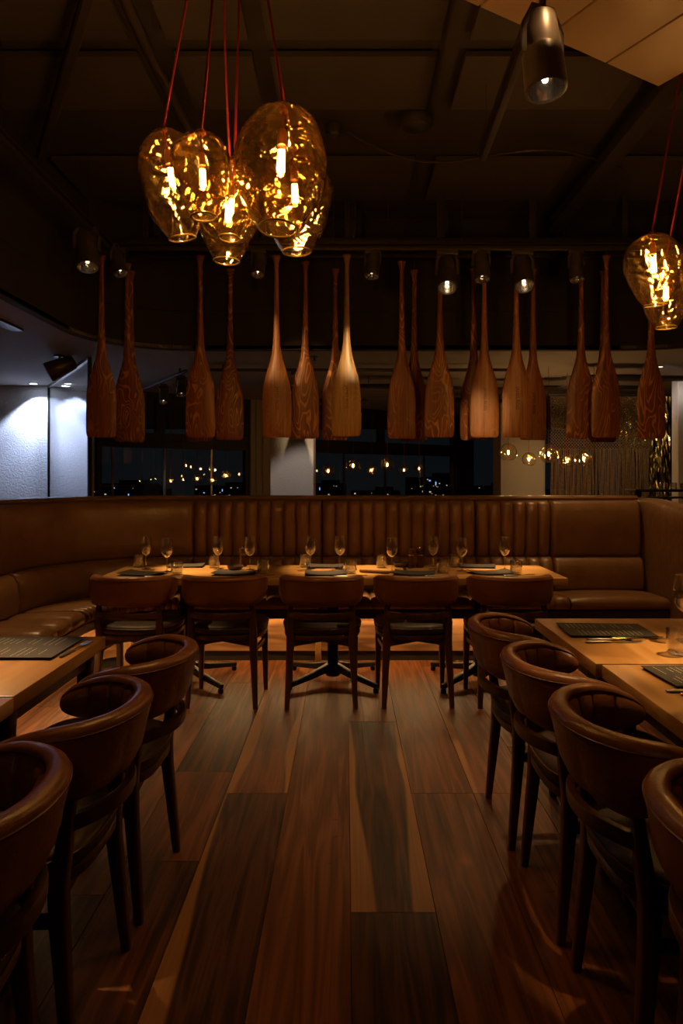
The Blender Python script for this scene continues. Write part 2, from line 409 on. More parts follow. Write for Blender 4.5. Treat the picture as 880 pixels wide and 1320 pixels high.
    dm = N(nt, 'ShaderNodeMapRange'); dm.inputs['From Min'].default_value = .70; dm.inputs['From Max'].default_value = .74; dm.inputs['To Max'].default_value = .65
    nt.links.new(vo.outputs['Fac'], dm.inputs['Value'])
    mc3 = N(nt, 'ShaderNodeMix', data_type='RGBA'); mc3.inputs[7].default_value = (.015,.007,.004,1)
    nt.links.new(dm.outputs[0], mc3.inputs['Factor']); nt.links.new(mc2.outputs[2], mc3.inputs[6])
    nt.links.new(mc3.outputs[2], b.inputs['Base Color'])
    n5 = noise_(vec(2, 1, 3), 3, 4)
    rr = N(nt, 'ShaderNodeMapRange'); rr.inputs['To Min'].default_value = .34; rr.inputs['To Max'].default_value = .56; nt.links.new(n5, rr.inputs['Value'])
    nt.links.new(rr.outputs[0], b.inputs['Roughness'])
    bp = N(nt, 'ShaderNodeBump'); bp.inputs['Strength'].default_value = .25; bp.inputs['Distance'].default_value = .003
    nt.links.new(m1.outputs['Result'], bp.inputs['Height']); nt.links.new(bp.outputs[0], b.inputs['Normal'])
    nt.links.new(b.outputs[0], out.inputs[0])
    return m

# ------------------------------------------------------------------ camera / world
cam_d = bpy.data.cameras.new('camera'); cam = bpy.data.objects.new('camera', cam_d); COL.objects.link(cam)
cam_d.sensor_fit = 'VERTICAL'; cam_d.sensor_height = 36; cam_d.sensor_width = 24; cam_d.lens = 24
cam_d.shift_x = -6/1320; cam_d.shift_y = -42/1320
cam.location = (0, 0, H); cam.rotation_euler = (R(90), 0, 0)
cam_d.clip_start = .05; cam_d.clip_end = 400
sc.camera = cam
w = bpy.data.worlds.new('night'); sc.world = w; w.use_nodes = True
bg = w.node_tree.nodes['Background']
bg.inputs['Color'].default_value = (.62, .82, 1., 1); bg.inputs['Strength'].default_value = .006
sc.view_settings.view_transform = 'Standard'; sc.view_settings.look = 'None'
sc.view_settings.exposure = 0; sc.view_settings.gamma = 1; sc.view_settings.use_curve_mapping = False
cy = sc.cycles
cy.use_denoising = True
try: cy.denoiser = 'OPENIMAGEDENOISE'
except Exception: pass
cy.max_bounces = 14; cy.diffuse_bounces = 4; cy.glossy_bounces = 5; cy.transparent_max_bounces = 32; cy.transmission_bounces = 4
cy.sample_clamp_indirect = 4; cy.caustics_reflective = False; cy.caustics_refractive = False
cy.use_light_tree = True

def at(px, py, Y):
    return Vector(((px-446)/F*Y, Y, H + (618-py)/F*Y))

# ------------------------------------------------------------------ room shell
CZ = 3.75; LZ = 2.56
def box_struct(name, c, d, mat, rz=0):
    return struct(MB().box(c, d, rz).build(name, M[mat], smooth=False))

# floor of wide planks
FM = floor_material()
def make_floor():
    bw = .270; x0 = .014
    special = {  # board column : list of (y_end, tone, sapL, sapR)
        -3: [(1.55,.62,.0,.0), (2.45,.50,.0,.0), (3.2,.66,.0,.0), (4.6,.42,.0,0), (9,.6,0,0)],
        -2: [(2.98,.26,.30,.0), (5.6,.60,.16,.10), (9,.5,0,0)],
        -1: [(6.2,.72,.0,.0), (9,.5,0,0)],
        0:  [(2.16,.20,.0,.0), (3.86,.30,.30,.26), (6.0,.66,0,0), (9,.5,0,0)],
        1:  [(2.98,.60,.0,.0), (5.4,.66,0,0), (9,.5,0,0)],
        2:  [(1.2,.4,0,0), (2.98,.56,.0,.0), (5.0,.60,.10,0), (9,.5,0,0)],
        3:  [(1.7,.50,0,0), (3.5,.42,0,0), (9,.6,0,0)],
        -4: [(2.25,.25,0,0), (4.0,.62,0,0), (9,.55,0,0)],
    }
    bm = bmesh.new(); uvl = bm.loops.layers.uv.new('UVMap')
    la = {k: bm.faces.layers.float.new(k) for k in ('rnd','tone','sap_left','sap_right','yend')}
    g = .0012
    for k in range(-25, 24):
        xa, xb = x0+k*bw, x0+(k+1)*bw
        segs = []
        if k in special:
            y = -2.6
            for (ye, t, sl, sr) in special[k]:
                segs.append((y, ye, t, sl, sr)); y = ye
            start = 9
        else: start = -2.6 - random.random()*1.5
        y = start
        while y < 16.2:
            L = random.uniform(1.4, 3.2)
            segs.append((y, y+L, random.uniform(.25,.75), random.choice((0,0,0,.15)), 0)); y += L
        for (ya, yb, t, sl, sr) in segs:
            ya_, yb_ = max(ya, -2.6), min(yb, 16.2)
            if yb_ - ya_ < .02: continue
            rn = random.random()
            b = [(xa+g, ya_+g), (xb-g, ya_+g), (xb-g, yb_-g), (xa+g, yb_-g)]
            top = [bm.verts.new((x, y_, 0)) for x, y_ in b]; bot = [bm.verts.new((x, y_, -.012)) for x, y_ in b]
            fs = [(bm.faces.new(top), [(0,ya_),(1,ya_),(1,yb_),(0,yb_)])]
            for i in range(4):
                j = (i+1) % 4
                fs.append((bm.faces.new((bot[i], bot[j], top[j], top[i])), [(0,0)]*4))
            for f, uvs in fs:
                f[la['rnd']] = rn; f[la['tone']] = t; f[la['sap_left']] = sl; f[la['sap_right']] = sr; f[la['yend']] = yb_
                for l, q in zip(f.loops, uvs): l[uvl].uv = q
    # sub-floor closes the joints
    vs = [bm.verts.new(p) for p in ((-7,-2.6,-.012),(6.6,-2.6,-.012),(6.6,16.2,-.012),(-7,16.2,-.012))]
    f = bm.faces.new(vs); f[la['tone']] = 0
    me = bpy.data.meshes.new('floor'); bm.to_mesh(me); bm.free(); me.materials.append(FM)
    o = bpy.data.objects.new('floor', me); COL.objects.link(o); struct(o)
make_floor()

# void outline (raised ceiling) and the low ceiling around it
def arc(cx, cy, r, a0, a1, n=14):
    return [(cx+r*math.cos(R(a0+(a1-a0)*i/n)), cy+r*math.sin(R(a0+(a1-a0)*i/n))) for i in range(n+1)]
VL, VR_, VY = -2.2, 3.7, 6.22
void = [(VL,-2.6)] + arc(VL+.8, VY-.8, .8, 180, 90) + arc(VR_-1.2, VY-1.2, 1.2, 90, 0) + [(VR_,-2.6)]
outer = [(6.6,-2.6),(6.6,16.2),(-7,16.2),(-7,-2.6)]
struct(MB().prism(void+outer, LZ, LZ+.03).build('ceiling_low', M['ceil_low'], smooth=False))
b = MB()
st = []
for i, (x, y) in enumerate(void):
    p = Vector((x, y)); a = Vector(void[max(i-1,0)]); c = Vector(void[min(i+1,len(void)-1)])
    t = (c-a).normalized(); n_ = Vector((-t.y, t.x))      # outward from the void
    q = p + n_*.06; q2 = p - n_*.012
    st.append([(p.x,p.y,LZ-.01),(q.x,q.y,LZ-.01),(q.x,q.y,CZ),(p.x,p.y,CZ),(p.x,p.y,2.93),(q2.x,q2.y,2.93),(q2.x,q2.y,2.90),(p.x,p.y,2.90)])
b.sweep(st); struct(b.build('trim_1', M['bulkhead'], smooth=True, ang=30))
# high ceiling with rectangular boards fixed under it
b = MB(); b.box((-.2, 6.8, CZ+.05), (13.6, 18.8, .1))
struct(b.build('ceiling', M['ceil_dark'], smooth=False))
b = MB()
for (xa, xb) in ((-2.15,-1.15),(-.95,-.52),(-.42,.50),(.66,1.66),(2.0,3.6)):
    for (ya, yb) in ((-2.,-.6),(-.5,.9),(1.0,2.3),(2.42,3.62),(3.76,4.30),(4.98,5.7)):
        b.box(((xa+xb)/2, (ya+yb)/2, CZ-.035), (xb-xa, yb-ya, .03))
struct(b.build('ceiling_boards', M['ceil_panel'], smooth=False))

box_struct('wall_back', (-.2,-2.65,1.85), (13.6,.1,3.9), 'wall_dark')
box_struct('wall_left', (-7.05,6.8,1.85), (.1,18.9,3.9), 'wall_dark')
box_struct('wall_right', (6.65,6.8,1.85), (.1,18.9,3.9), 'wall_dark')
# pale wall of the neighbouring room at the left, lit by two downlights
box_struct('wall_far_left', (-5.13,8.75,LZ/2), (3.74,.16,LZ), 'wall_white')
# oblique window wall
SL = .74; ang = math.atan(SL); dx, dy = math.cos(ang), math.sin(ang)
def wp(X, z=0, off=0):   # point on the window line at x = X (off = towards the room)
    return Vector((X + off*dy, 11.31+SL*X - off*dx, z))
def wbox(b, Xa, Xb, z0, z1, th, off=0):
    pa, pb = wp(Xa,0,off), wp(Xb,0,off); c = (pa+pb)/2; c.z = (z0+z1)/2
    b.box(c, ((pb-pa).length, th, z1-z0), ang); return b
def window(name, Xa, Xb, transom, mulls, joints):
    b = MB()
    wbox(b, Xa, Xa+.05, 0, LZ, .10); wbox(b, Xb-.05, Xb, 0, LZ, .10)
    wbox(b, Xa+.05, Xb-.05, LZ-.07, LZ, .10); wbox(b, Xa+.05, Xb-.05, 0, .08, .10)
    for X in mulls: wbox(b, X-.05, X+.05, 2.0, LZ-.07, .09)
    if transom:
        wbox(b, Xa+.05, Xb-.05, 1.90, 2.0, .16); wbox(b, Xa+.05, Xb-.05, 1.80, 1.90, .09)
    root = struct(b.build(name, M['frame_dark'], smooth=False))
    g = MB(); wbox(g, Xa+.05, Xb-.05, .08, LZ-.07, .008); g.build('window_pane', M['win_glass'], root, smooth=False)
    if joints:
        e = MB()
        for X in joints: wbox(e, X-.010, X+.010, .08, 1.80, .03, .05)
        e.build('glass_joint', M['steel_brush'], root, smooth=False)
    return root
window('window_1', -3.26, -1.47, True, [-2.57], [-3.10,-2.53,-1.97])
window('window_2', -.62, 2.02, True, [.59], [-.064,.64,1.37])
window('window_3', 2.36, 5.6, False, [3.9], [])
b = MB(); wbox(b, 2.02, 2.36, 0, LZ, .16); struct(b.build('trim_2', M['frame_dark'], smooth=False))
b = MB(); wbox(b, -1.47, -.62, 0, LZ, .2)
for X in (-1.40,-1.31,-1.20): wbox(b, X-.008, X+.008, 0, LZ, .03, .11)
struct(b.build('wall_pilaster', M['cream'], smooth=False))
# columns
b = MB().box((-.637, 8.28, LZ/2), (.51,.51,LZ), bev=.008)
struct(b.build('column_white', M['wall_col'], smooth=False))
b = MB().box((2.46, 9.75, LZ/2), (.62,.5,LZ), bev=.008)
struct(b.build('column_cream', M['cream'], smooth=False))
b = MB().box((4.24, 7.98, LZ/2), (.80,.16,LZ), bev=.008)
struct(b.build('column_right', M['wall_col'], smooth=False))

# glass partition towards the neighbouring room
pr = thing('glass_partition', 'tall clear glass partition with black posts in front of the blue-lit wall', 'partition', (-2.46, 6.55, 0))
pe = Vector((-3.75+2.46, 8.62-6.55, 0)); L = pe.length; pa = math.atan2(pe.y, pe.x)
for k, f_ in enumerate((0, 1)):
    p = pe*f_; MB().box((p.x, p.y, LZ/2-.01), (.035,.035,LZ-.02), pa).build('post', M['black_metal'], pr, smooth=False)
MB().box((pe.x/2, pe.y/2, LZ-.02), (L,.03,.035), pa).build('ceiling_track', M['steel_brush'], pr, smooth=False)
MB().box((pe.x/2, pe.y/2, LZ/2), (L-.05,.008,LZ-.08), pa).build('glass_pane', M['win_glass'], pr, smooth=False)

# ------------------------------------------------------------------ night city beyond the glass
b = MB().box((0, 90, -6.5), (260, 150, 1)); struct(b.build('ground', M['city_dark'], smooth=False))
cityspec = [(-34,76,9,6.2,.0),(-27,82,8,6.9,.3),(-21.5,70,6,6.4,.6),(-15.5,88,7,6.6,.2),(-9.5,74,6,6.0,.5),(-3.,80,6,6.9,.8),(3.,72,5,6.2,.1),(8.6,68,5,7.6,.4),(11.8,90,5,6.3,.7),(18.0,84,5.6,6.6,.9),(25.,78,7,6.2,.35)]
where = ['behind the leftmost strip of window','behind the left window, second from its left edge','behind the middle of the left window','behind the right half of the left window','behind the cream pilaster','behind the white column','low down at the left of the middle window','brightest cluster in the middle window','behind the wide dark mullion','behind the narrow window beside the cream column','behind the cream column and curtain']
for i, (x, y, wd, h, s) in enumerate(cityspec):
    t = thing('distant_building', 'distant night building with scattered lit windows, '+where[i], 'building', (x, y, -6), group='lit city buildings at night')
    bb = MB().box((0,0,h/2), (wd,5,h)); bb.box((wd*.2,0,h+.2),(wd*.35,3,.4)); bb.build('wall', M['city_dark'], t, smooth=False)
    lw = MB(); lb = MB(); rs = random.Random(i*5+1)
    n_ = 30 if i == 7 else 9
    for k in range(n_):
        X = rs.uniform(-wd/2+.2, wd/2-.2); Z = rs.uniform(max(4.6,h-2.6), h-.2); q = rs.choice((.05,.08,.12))
        (lb if rs.random() < .07 else lw).box((X,-2.52,Z), (q*1.4,.04,q))
    lb.box((0,-2.52,h-.6), (.1,.04,.3))
    lw.build('lit_windows', M['lit_win'], t, smooth=False); lb.build('blue_sign_light', M['lit_blue'], t, smooth=False)

# ------------------------------------------------------------------ curtain, tinsel, shelf at the right
cu = thing('macrame_curtain', 'knotted macrame curtain with long fringe hanging beside the cream column', 'curtain', (2.72, 9.1, 0))
CW = 1.32
MB().tube([(-.02,0,2.5),(CW+.02,0,2.5)], .018, 8).build('curtain_rod', M['dark_steel'], cu)
b = MB(); nx, nz = 34, 17
for s_ in (1, -1):
    for i in range(-nz, nx+nz):
        pts = []
        for k in range(nz+1):
            x = (i + s_*k)*CW/nx
            if 0 <= x <= CW: pts.append((x, s_*.006*math.cos(k*PI), 2.48 - k*.042))
        if len(pts) > 1: b.tube(pts, .0052, 4)
b.build('knotted_net', M['macrame'], cu)
b = MB()
for i in range(110):
    x = (i+.5)*CW/110 + random.uniform(-.003,.003); yy = random.uniform(-.012,.012)
    pts = [(x + .005*math.sin(k*1.3+i), yy, 1.78 - k*.17) for k in range(9)]
    b.tube(pts, .0048, 4)
fr = b.build('fringe', M['macrame'], cu); fr['kind'] = 'stuff'
b = MB(); rs = random.Random(3)
for i in range(46):
    x = 3.72 + i*.0150; z1 = 2.50; y = 9.3 + rs.uniform(-.03,.03)
    wd = .010 + rs.random()*.006; st = []
    for k in range(26):
        z = z1 - k*.075; tw = rs.uniform(-1.1,1.1)
        st.append([(x-wd*math.cos(tw), y-wd*math.sin(tw), z), (x+wd*math.cos(tw), y+wd*math.sin(tw), z)])
    b.sweep(st, closed_sec=False)
tag(b.build('tinsel_curtain', M['gold'], smooth=False, fixn=False), 'shimmering gold foil strip curtain between macrame and right-hand white column', 'curtain', kind='stuff')
sh = thing('bar_shelf', 'narrow wall-side service shelf with steel rails behind the booth end at right', 'shelf', (3.33, 6.75, 0))
MB().box((0,0,1.262), (1.05,.26,.025), bev=.004).build('shelf_board', M['frame_dark'], sh)
MB().box((.1,.05,1.19), (.9,.2,.02), bev=.003).build('shelf_board', M['steel_brush'], sh)
for x in (-.42,.45): MB().box((x,.06,.625), (.04,.04,1.25)).build('leg', M['frame_dark'], sh, smooth=False)

# ------------------------------------------------------------------ banquette
# station path: seat-front line, offset outward gives every other line
BC = (-1.2, 4.4)
def front_path(r, xr=2.30):
    """points along line at distance r from the arc centre; straight to the right, arc, then towards the camera"""
    pts = []
    return pts
def bpos(s, r):
    """s<0 : arm towards camera (metres), 0..1 arc, >1 straight to the right (metres past 1)"""
    if s < 0: return Vector((BC[0]-r, BC[1]+s, 0))
    if s <= 1:
        a = R(180 - 90*s); return Vector((BC[0]+r*math.cos(a), BC[1]+r*math.sin(a), 0))
    return Vector((BC[0]+(s-1), BC[1]+r, 0))
def bsweep(mb, ss, prof, bulge=None):
    st = []
    for s in ss:
        sec = []
        for k, (r, z) in enumerate(prof):
            rr = r - (bulge(s, k) if bulge else 0)
            p = bpos(s, rr); sec.append((p.x, p.y, z))
        st.append(sec)
    mb.sweep(st); return mb
bq = thing('banquette', 'long brown leather channel-backed banquette with curved left corner along the back of the dining area', 'banquette')
def lin(a, b_, n): return [a+(b_-a)*i/n for i in range(n+1)]
SR = 1+3.52   # right end of the straight run  (x = 2.32)
ss_all = lin(-1.3, -.1, 4) + lin(0, 1, 18) + lin(1.05, SR, 8)
# plinth, kick panel, backing, cap
bsweep(MB(), ss_all, [(.77,.0),(.80,.0),(.80,.076),(.77,.076)]).build('toe_kick', M['black_paint'], bq)
bsweep(MB(), ss_all, [(.755,.076),(1.04,.076),(1.04,.395),(.755,.395)]).build('kick_panel', M['kick_wood'], bq)
bsweep(MB(), ss_all, [(.49,.372),(.505,.372),(.51,.392),(1.04,.392),(1.04,.43),(.49,.43)]).build('seat_base', M['black_paint'], bq)
bsweep(MB(), [q for q in ss_all if q < 4.1], [(.63,.381),(.655,.381),(.655,.391),(.63,.391)]).build('led_strip', M['led'], bq)
bsweep(MB(), ss_all, [(1.04,0),(1.19,0),(1.19,1.205),(1.04,1.205)]).build('back_frame', M['black_paint'], bq)
def cap(a, b_):
    n = max(2, int((b_-a)/.1)) if a >= 1 else 24
    bsweep(MB(), lin(a, b_, n), [(1.035,1.208),(1.03,1.222),(1.04,1.236),(1.07,1.241),(1.16,1.241),(1.195,1.232),(1.20,1.208)]).build('top_cap', M['bench_leather'], bq)
cap(-1.3, 1); cap(1.002, 2.60); cap(2.604, 4.0); cap(4.004, SR)
def rounded(prof): return prof
def back_smooth(a, b_, n):
    ss = lin(a, b_, n); L_ = n
    prof = [(1.04,.76),(.97,.76),(.945,.79),(.935,.88),(.935,1.0),(.945,1.12),(.965,1.18),(.995,1.202),(1.04,1.205)]
    def bl(s, k):
        f = (s-a)/(b_-a); e = min(f, 1-f); d = max(0, 1-e/.035)
        return -.035*d*d if 1 <= k <= 7 else 0
    bsweep(MB(), ss, prof, bl).build('backrest_panel', M['bench_leather'], bq, ang=60)
def back_channels(a, b_, nch):
    ss = lin(a, b_, nch*10)
    prof = [(1.04,.76),(.99,.76),(.970,.78),(.955,.88),(.950,1.0),(.955,1.12),(.97,1.17),(.995,1.195),(1.04,1.205)]
    def bl(s, k):
        f = ((s-a)/(b_-a)*nch) % 1.0
        if abs(f) < 1e-6 or abs(f-1) < 1e-6: f = 0
        h = math.sqrt(max(0, 1-(2*f-1)**2))
        return (.034*h-.012) if 1 <= k <= 7 else 0
    bsweep(MB(), ss, prof, bl).build('channelled_backrest', M['bench_leather'], bq, ang=60)
back_smooth(-1.3, -.32, 24); back_smooth(-.31, 1.0, 70)
back_channels(1.006, 2.006, 10); back_channels(2.016, 3.21, 12); back_channels(3.222, 3.80, 6)
back_smooth(3.81, SR-.005, 40)
def lumbar(a, b_, n, nch=0):
    prof = [(1.04,.50),(.90,.50),(.872,.53),(.865,.60),(.875,.70),(.90,.745),(.94,.765),(1.04,.765)]
    def bl(s, k):
        if not 1 <= k <= 6: return 0
        if nch:
            f = ((s-a)/(b_-a)*nch) % 1.0
            return .03*math.sqrt(max(0, 1-(2*f-1)**2)) - .01
        f = (s-a)/(b_-a); e = min(f, 1-f); d = max(0, 1-e/.035)
        return -.035*d*d
    bsweep(MB(), lin(a, b_, n), prof, bl).build('lumbar_roll', M['bench_leather'], bq, ang=60)
lumbar(-1.3, -.02, 20); lumbar(-.015, 1.0, 60); lumbar(1.006, 2.006, 100, 10); lumbar(2.016, 3.21, 120, 12); lumbar(3.222, 3.80, 60, 6); lumbar(3.81, SR-.005, 40)
def seat(a, b_, n, nch):
    prof = [(.50,.43),(.475,.45),(.468,.475),(.478,.502),(.51,.518),(.60,.520),(.75,.515),(.90,.505),(1.03,.50),(1.03,.43)]
    amp = [0,.012,.016,.016,.014,.0,.0,.0,.0,0]; zam = [0,0,0,.010,.018,.020,.020,.016,.004,0]
    st = []
    for s in lin(a, b_, n):
        f = ((s-a)/(b_-a)*nch) % 1.0
        h = math.sqrt(max(0, 1-(2*f-1)**2)) - .4
        sec = []
        for k, (r, z) in enumerate(prof):
            p = bpos(s, r - amp[k]*h); sec.append((p.x, p.y, z + zam[k]*h))
        st.append(sec)
    m = MB(); m.sweep(st); m.build('seat_cushion', M['bench_leather'] if nch < 3 else M['bench_leather'], bq, ang=60)
seat(-1.3, -.01, 60, 6); seat(0, 1.0, 160, 16); seat(1.006, 2.006, 96, 8); seat(2.016, 3.21, 120, 10); seat(3.222, 3.80, 60, 5); seat(3.81, SR-.005, 30, 1)
# right end arm panel running towards the camera with a falling curved top
b = MB(); st = []
for k in range(22):
    y = 5.62 - k*.10
    f = max(0, (5.32-y))/1.6
    zt = 1.222 - .17*f**1.25 - .25*max(0, f-.55)**2
    sec = []
    x0_, x1_ = 2.335, 2.47
    for (u, v) in ((0,0),(0,.9),(0,.975),(.1,.993),(.3,1.0),(.7,1.0),(.9,.993),(1,.975),(1,.9),(1,0)):
        sec.append((x0_+(x1_-x0_)*u, y, zt*v))
    st.append(sec)
b.sweep(st); b.build('end_arm_panel', M['bench_leather'], bq, ang=50)
# pale wooden support blocks at the foot of the kick panel
for x in (-1.58, -.21, 1.9):
    yy = 4.4+.735 if x > -1.3 else 4.93
    MB().box((x, yy+.0, .145), (.045,.03,.29), bev=.003).build('support_block', M['table_oak'], bq)

# ------------------------------------------------------------------ armchairs
def make_chair():
    t = thing('dining_chair', '', 'chair')
    # padded wrap-around back
    sec0 = [(-.072,0.00),(-.050,0.00),(-.034,.05),(-.016,.25),(-.006,.50),(.005,.75),(.009,.87),(.006,.95),(-.003,.988),(-.016,1.0),(-.028,.993),(-.037,.968),(-.040,.925),(-.036,.890),(-.048,.84),(-.068,.60),(-.083,.30),(-.088,.08)]
    def pathpt(t_):   # t_ -1..1 ; centre line (outer edge) of the back
        L1 = .080; A = PI/2*.245; tot = 2*(L1+A); s = abs(t_)*tot/2
        if s <= A:
            th = s/A*PI/2; x = .245*math.sin(th)**.92 if th > 0 else 0; y = -.045-.225*math.cos(th)**.92 if th < PI/2-1e-6 else -.045
            n = Vector((math.sin(th), -math.cos(th), 0))
        else:
            e = s-A; x = .245-.02*(e/L1)**2; y = -.045+e; n = Vector((1, .12*e/L1, 0)).normalized()
        if t_ < 0: x = -x; n = Vector((-n.x, n.y, 0))
        return Vector((x, y, 0)), n
    def zt(u): u = abs(u); return .800 - .012*max(0,(u-.3)/.7)**1.5 - .040*max(0,(u-.62)/.38)**2
    def zb(u): u = abs(u); return .616 + .006*(u/.5)**2 if u < .5 else .622 + .070*((u-.5)/.5)**1.3
    st = []; NS = 154
    inner_seam, outer_seam = [], []
    for i in range(NS+1):
        u = -1+2*i/NS; p, n = pathpt(u); a, c_ = zb(u), zt(u)
        e = (1-abs(u))/.075
        k = math.sqrt(max(0, 1-(1-min(1,e))**2)); k = max(k, .02)
        hmid = (a+c_)/2
        sec = []
        fch = (u*5.5+.5) % 1.0; ch = math.sqrt(max(0, 1-(2*fch-1)**2))
        for j, (o_, v) in enumerate(sec0):
            if 14 <= j <= 17: o_ = o_ - .011*ch*(1 if j in (14,15,16) else .4) + .003
            o_ = o_ + .042*min(1, max(0, (abs(u)-.2)/.3))*(1-v)*(1 if v < .9 else 0)
            oo = -.028 + (o_+.028)*(.35+.65*k)
            z = a+(c_-a)*v; z = hmid+(z-hmid)*(.3+.7*k)
            q = p + n*oo; sec.append((q.x, q.y, z))
        st.append(sec)
        if k > .3:
            q = sec[13]; inner_seam.append((q[0], q[1], q[2]))
            q = sec[6]; outer_seam.append((q[0], q[1], q[2]))
    b = MB(); b.sweep(st); br = b.build('backrest', M['chair_leather'], t, ang=70)
    MB().tube(inner_seam, .0042, 6).build('piping', M['piping'], br)
    MB().tube(outer_seam, .0028, 6).build('piping', M['piping'], br)
    # legs
    for s in (-1, 1):
        pts = [(s*.176,-.152,.650),(s*.184,-.150,.60),(s*.188,-.138,.50),(s*.186,-.125,.43),(s*.188,-.128,.34),(s*.205,-.158,0)]
        MB().tube(pts, [.014,.017,.021,.024,.023,.0145], 12, sq=True, ry=[.012,.014,.019,.023,.021,.013], up=(1,0,0)).build('leg', M['chair_wood'], t, ang=50)
        pts = [(s*.205,.205,.43),(s*.207,.207,.34),(s*.212,.225,0)]
        MB().tube(pts, [.022,.021,.013], 12, sq=True, up=(1,0,0)).build('leg', M['chair_wood'], t, ang=50)
        MB().tube([(s*.190,-.132,.335),(s*.208,.208,.335)], .010, 8, sq=True, ry=.016, up=(1,0,0)).build('stretcher', M['chair_wood'], t)
    # curved back rail
    pts = []; 
    for i in range(21):
        f = -1+2*i/20; pts.append((f*.196, -.140-.085*(1-abs(f)**2.2), .562))
    MB().tube(pts, .0125, 10, sq=True, ry=.020, up=None).build('back_rail', M['chair_wood'], t, ang=50)
    # seat frame with arched apron, cushion
    def outl(k, n=44):
        o = []
        for i in range(n):
            th = 2*PI*i/n; c_, s_ = math.cos(th), math.sin(th)
            e = .62
            x = .245*math.copysign(abs(c_)**e, c_); y = .06+.235*math.copysign(abs(s_)**e, s_)
            if y < .06: x *= 1-.12*min(1,(.06-y)/.235)
            o.append((x*k, .06+(y-.06)*k))
        return o
    b = MB(); st = []
    for k, z in ((.90,.405),(.955,.405),(.975,.412),(.975,.430),(.96,.436),(.60,.436)):
        st.append([(x,y,z) for x, y in outl(k)])
    b.sweep(st); b.build('seat_frame', M['chair_wood'], t, ang=40)
    for (y, hw) in ((-.120,.178),(.198,.196)):
        b = MB(); lo, hi = [], []
        for i in range(13):
            f = -1+2*i/12; lo.append((f*hw, .362+.032*(1-abs(f)))); 
        ol = lo + [(hw,.410),(-hw,.410)]
        b.prism(ol, -.011, .011, M=Matrix.Translation((0,y,0)) @ Matrix.Rotation(PI/2,4,'X'))
        b.build('apron', M['chair_wood'], t, smooth=False)
    b = MB(); st = []
    for k, z in ((.93,.436),(.985,.444),(1.0,.458),(.99,.474),(.955,.486),(.85,.492),(.6,.496),(.3,.498),(.06,.498)):
        st.append([(x,y,z) for x, y in outl(k)])
    b.sweep(st); sc_ = b.build('seat_cushion', M['seat_leather'], t, ang=60)
    MB().tube([(x,y,.474) for x, y in outl(.995)]+[(outl(.995)[0][0], outl(.995)[0][1], .474)], .0035, 6).build('piping', M['piping'], sc_)
    return t
chair = make_chair()
G1 = 'brown leather armchairs along the long table'
G2 = 'brown leather armchairs at the left table'; G3 = 'brown leather armchairs at the right table'
row = [(-1.290,4.235,-5,'leftmost brown leather armchair, back to the viewer, on the near side of the long table'),
       (-.742,4.24,-1.5,'second armchair from the left along the near side of the long table'),
       (-.150,4.235,.5,'middle brown leather armchair on the near side of the long table, hiding the centre pedestal'),
       (.425,4.245,2,'fourth armchair from the left on the near side of the long table, below the grinders'),
       (1.000,4.25,2,'rightmost armchair on the near side of the long table, partly behind the right table chairs')]
for i, (x, y, rz, lb) in enumerate(row):
    if i == 0:
        chair.location = (x,y,0); chair.rotation_euler = (0,0,R(rz)); chair['label'] = lb; chair['group'] = G1
    else: dup(chair, (x,y,0), R(rz), lb, G1)
for (x, y, rz, lb) in [(-.790,2.32,88,'farthest armchair at the left table, its back turned to the aisle'),
                       (-.800,1.79,90,'middle armchair at the left table, its whole curved back in view'),
                       (-.815,1.27,93,'nearest armchair at the left table, cut by the left edge of the photo')]:
    dup(chair, (x,y,0), R(rz), lb, G2)
for (x, y, rz, lb) in [(.770,2.735,-90,'farthest of the four armchairs at the right table, beside the long table'),
                       (.790,2.220,-90,'second farthest armchair at the right table, near the table corner'),
                       (.800,1.705,-90,'second nearest armchair at the right table, with glossy curved rim'),
                       (.825,1.185,-90,'nearest armchair at the right table, cut by the right edge of the photo')]:
    dup(chair, (x,y,0), R(rz), lb, G3)

# ------------------------------------------------------------------ tables
def long_table():
    t = thing('dining_table', '', 'table')
    MB().box((0,0,.727), (.976,.65,.046), bev=.005).build('tabletop', M['table_oak'], t, ang=30)
    MB().box((0,.03,.39), (.07,.07,.60), bev=.004).build('column', M['black_metal'], t)
    MB().box((0,.03,.694), (.40,.40,.02), bev=.003).build('mounting_plate', M['black_metal'], t)
    MB().cyl((0,.03,.075), .052, .07, 20, bev=.006).build('hub', M['black_metal'], t)
    for sx in (-1,1):
        for sy in (-1,1):
            e = Vector((sx*.29, .03+sy*.27, .04))
            f = MB().tube([(sx*.02,.03+sy*.02,.105),(sx*.12,.03+sy*.11,.075),(e.x,e.y,.042)], [.026,.022,.015], 10, sq=True, ry=[.030,.022,.014], up=(0,0,1)).build('foot', M['black_metal'], t)
            MB().cyl((e.x*.97, .03+(e.y-.03)*.97, .015), .018, .03, 14, bev=.004).build('glide', M['black_metal'], f)
    return t
GT = 'oak tables pushed together into the long table'
lt = long_table()
tabs = [(-1.085,4.61,'left of the three oak tables forming the long table'),(-.09,4.615,'middle of the three oak tables forming the long table'),(.905,4.61,'right of the three oak tables forming the long table')]
for i, (x, y, lb) in enumerate(tabs):
    if i == 0: lt.location = (x,y,0); lt['label'] = lb; lt['group'] = GT
    else: dup(lt, (x,y,0), 0, lb, GT)
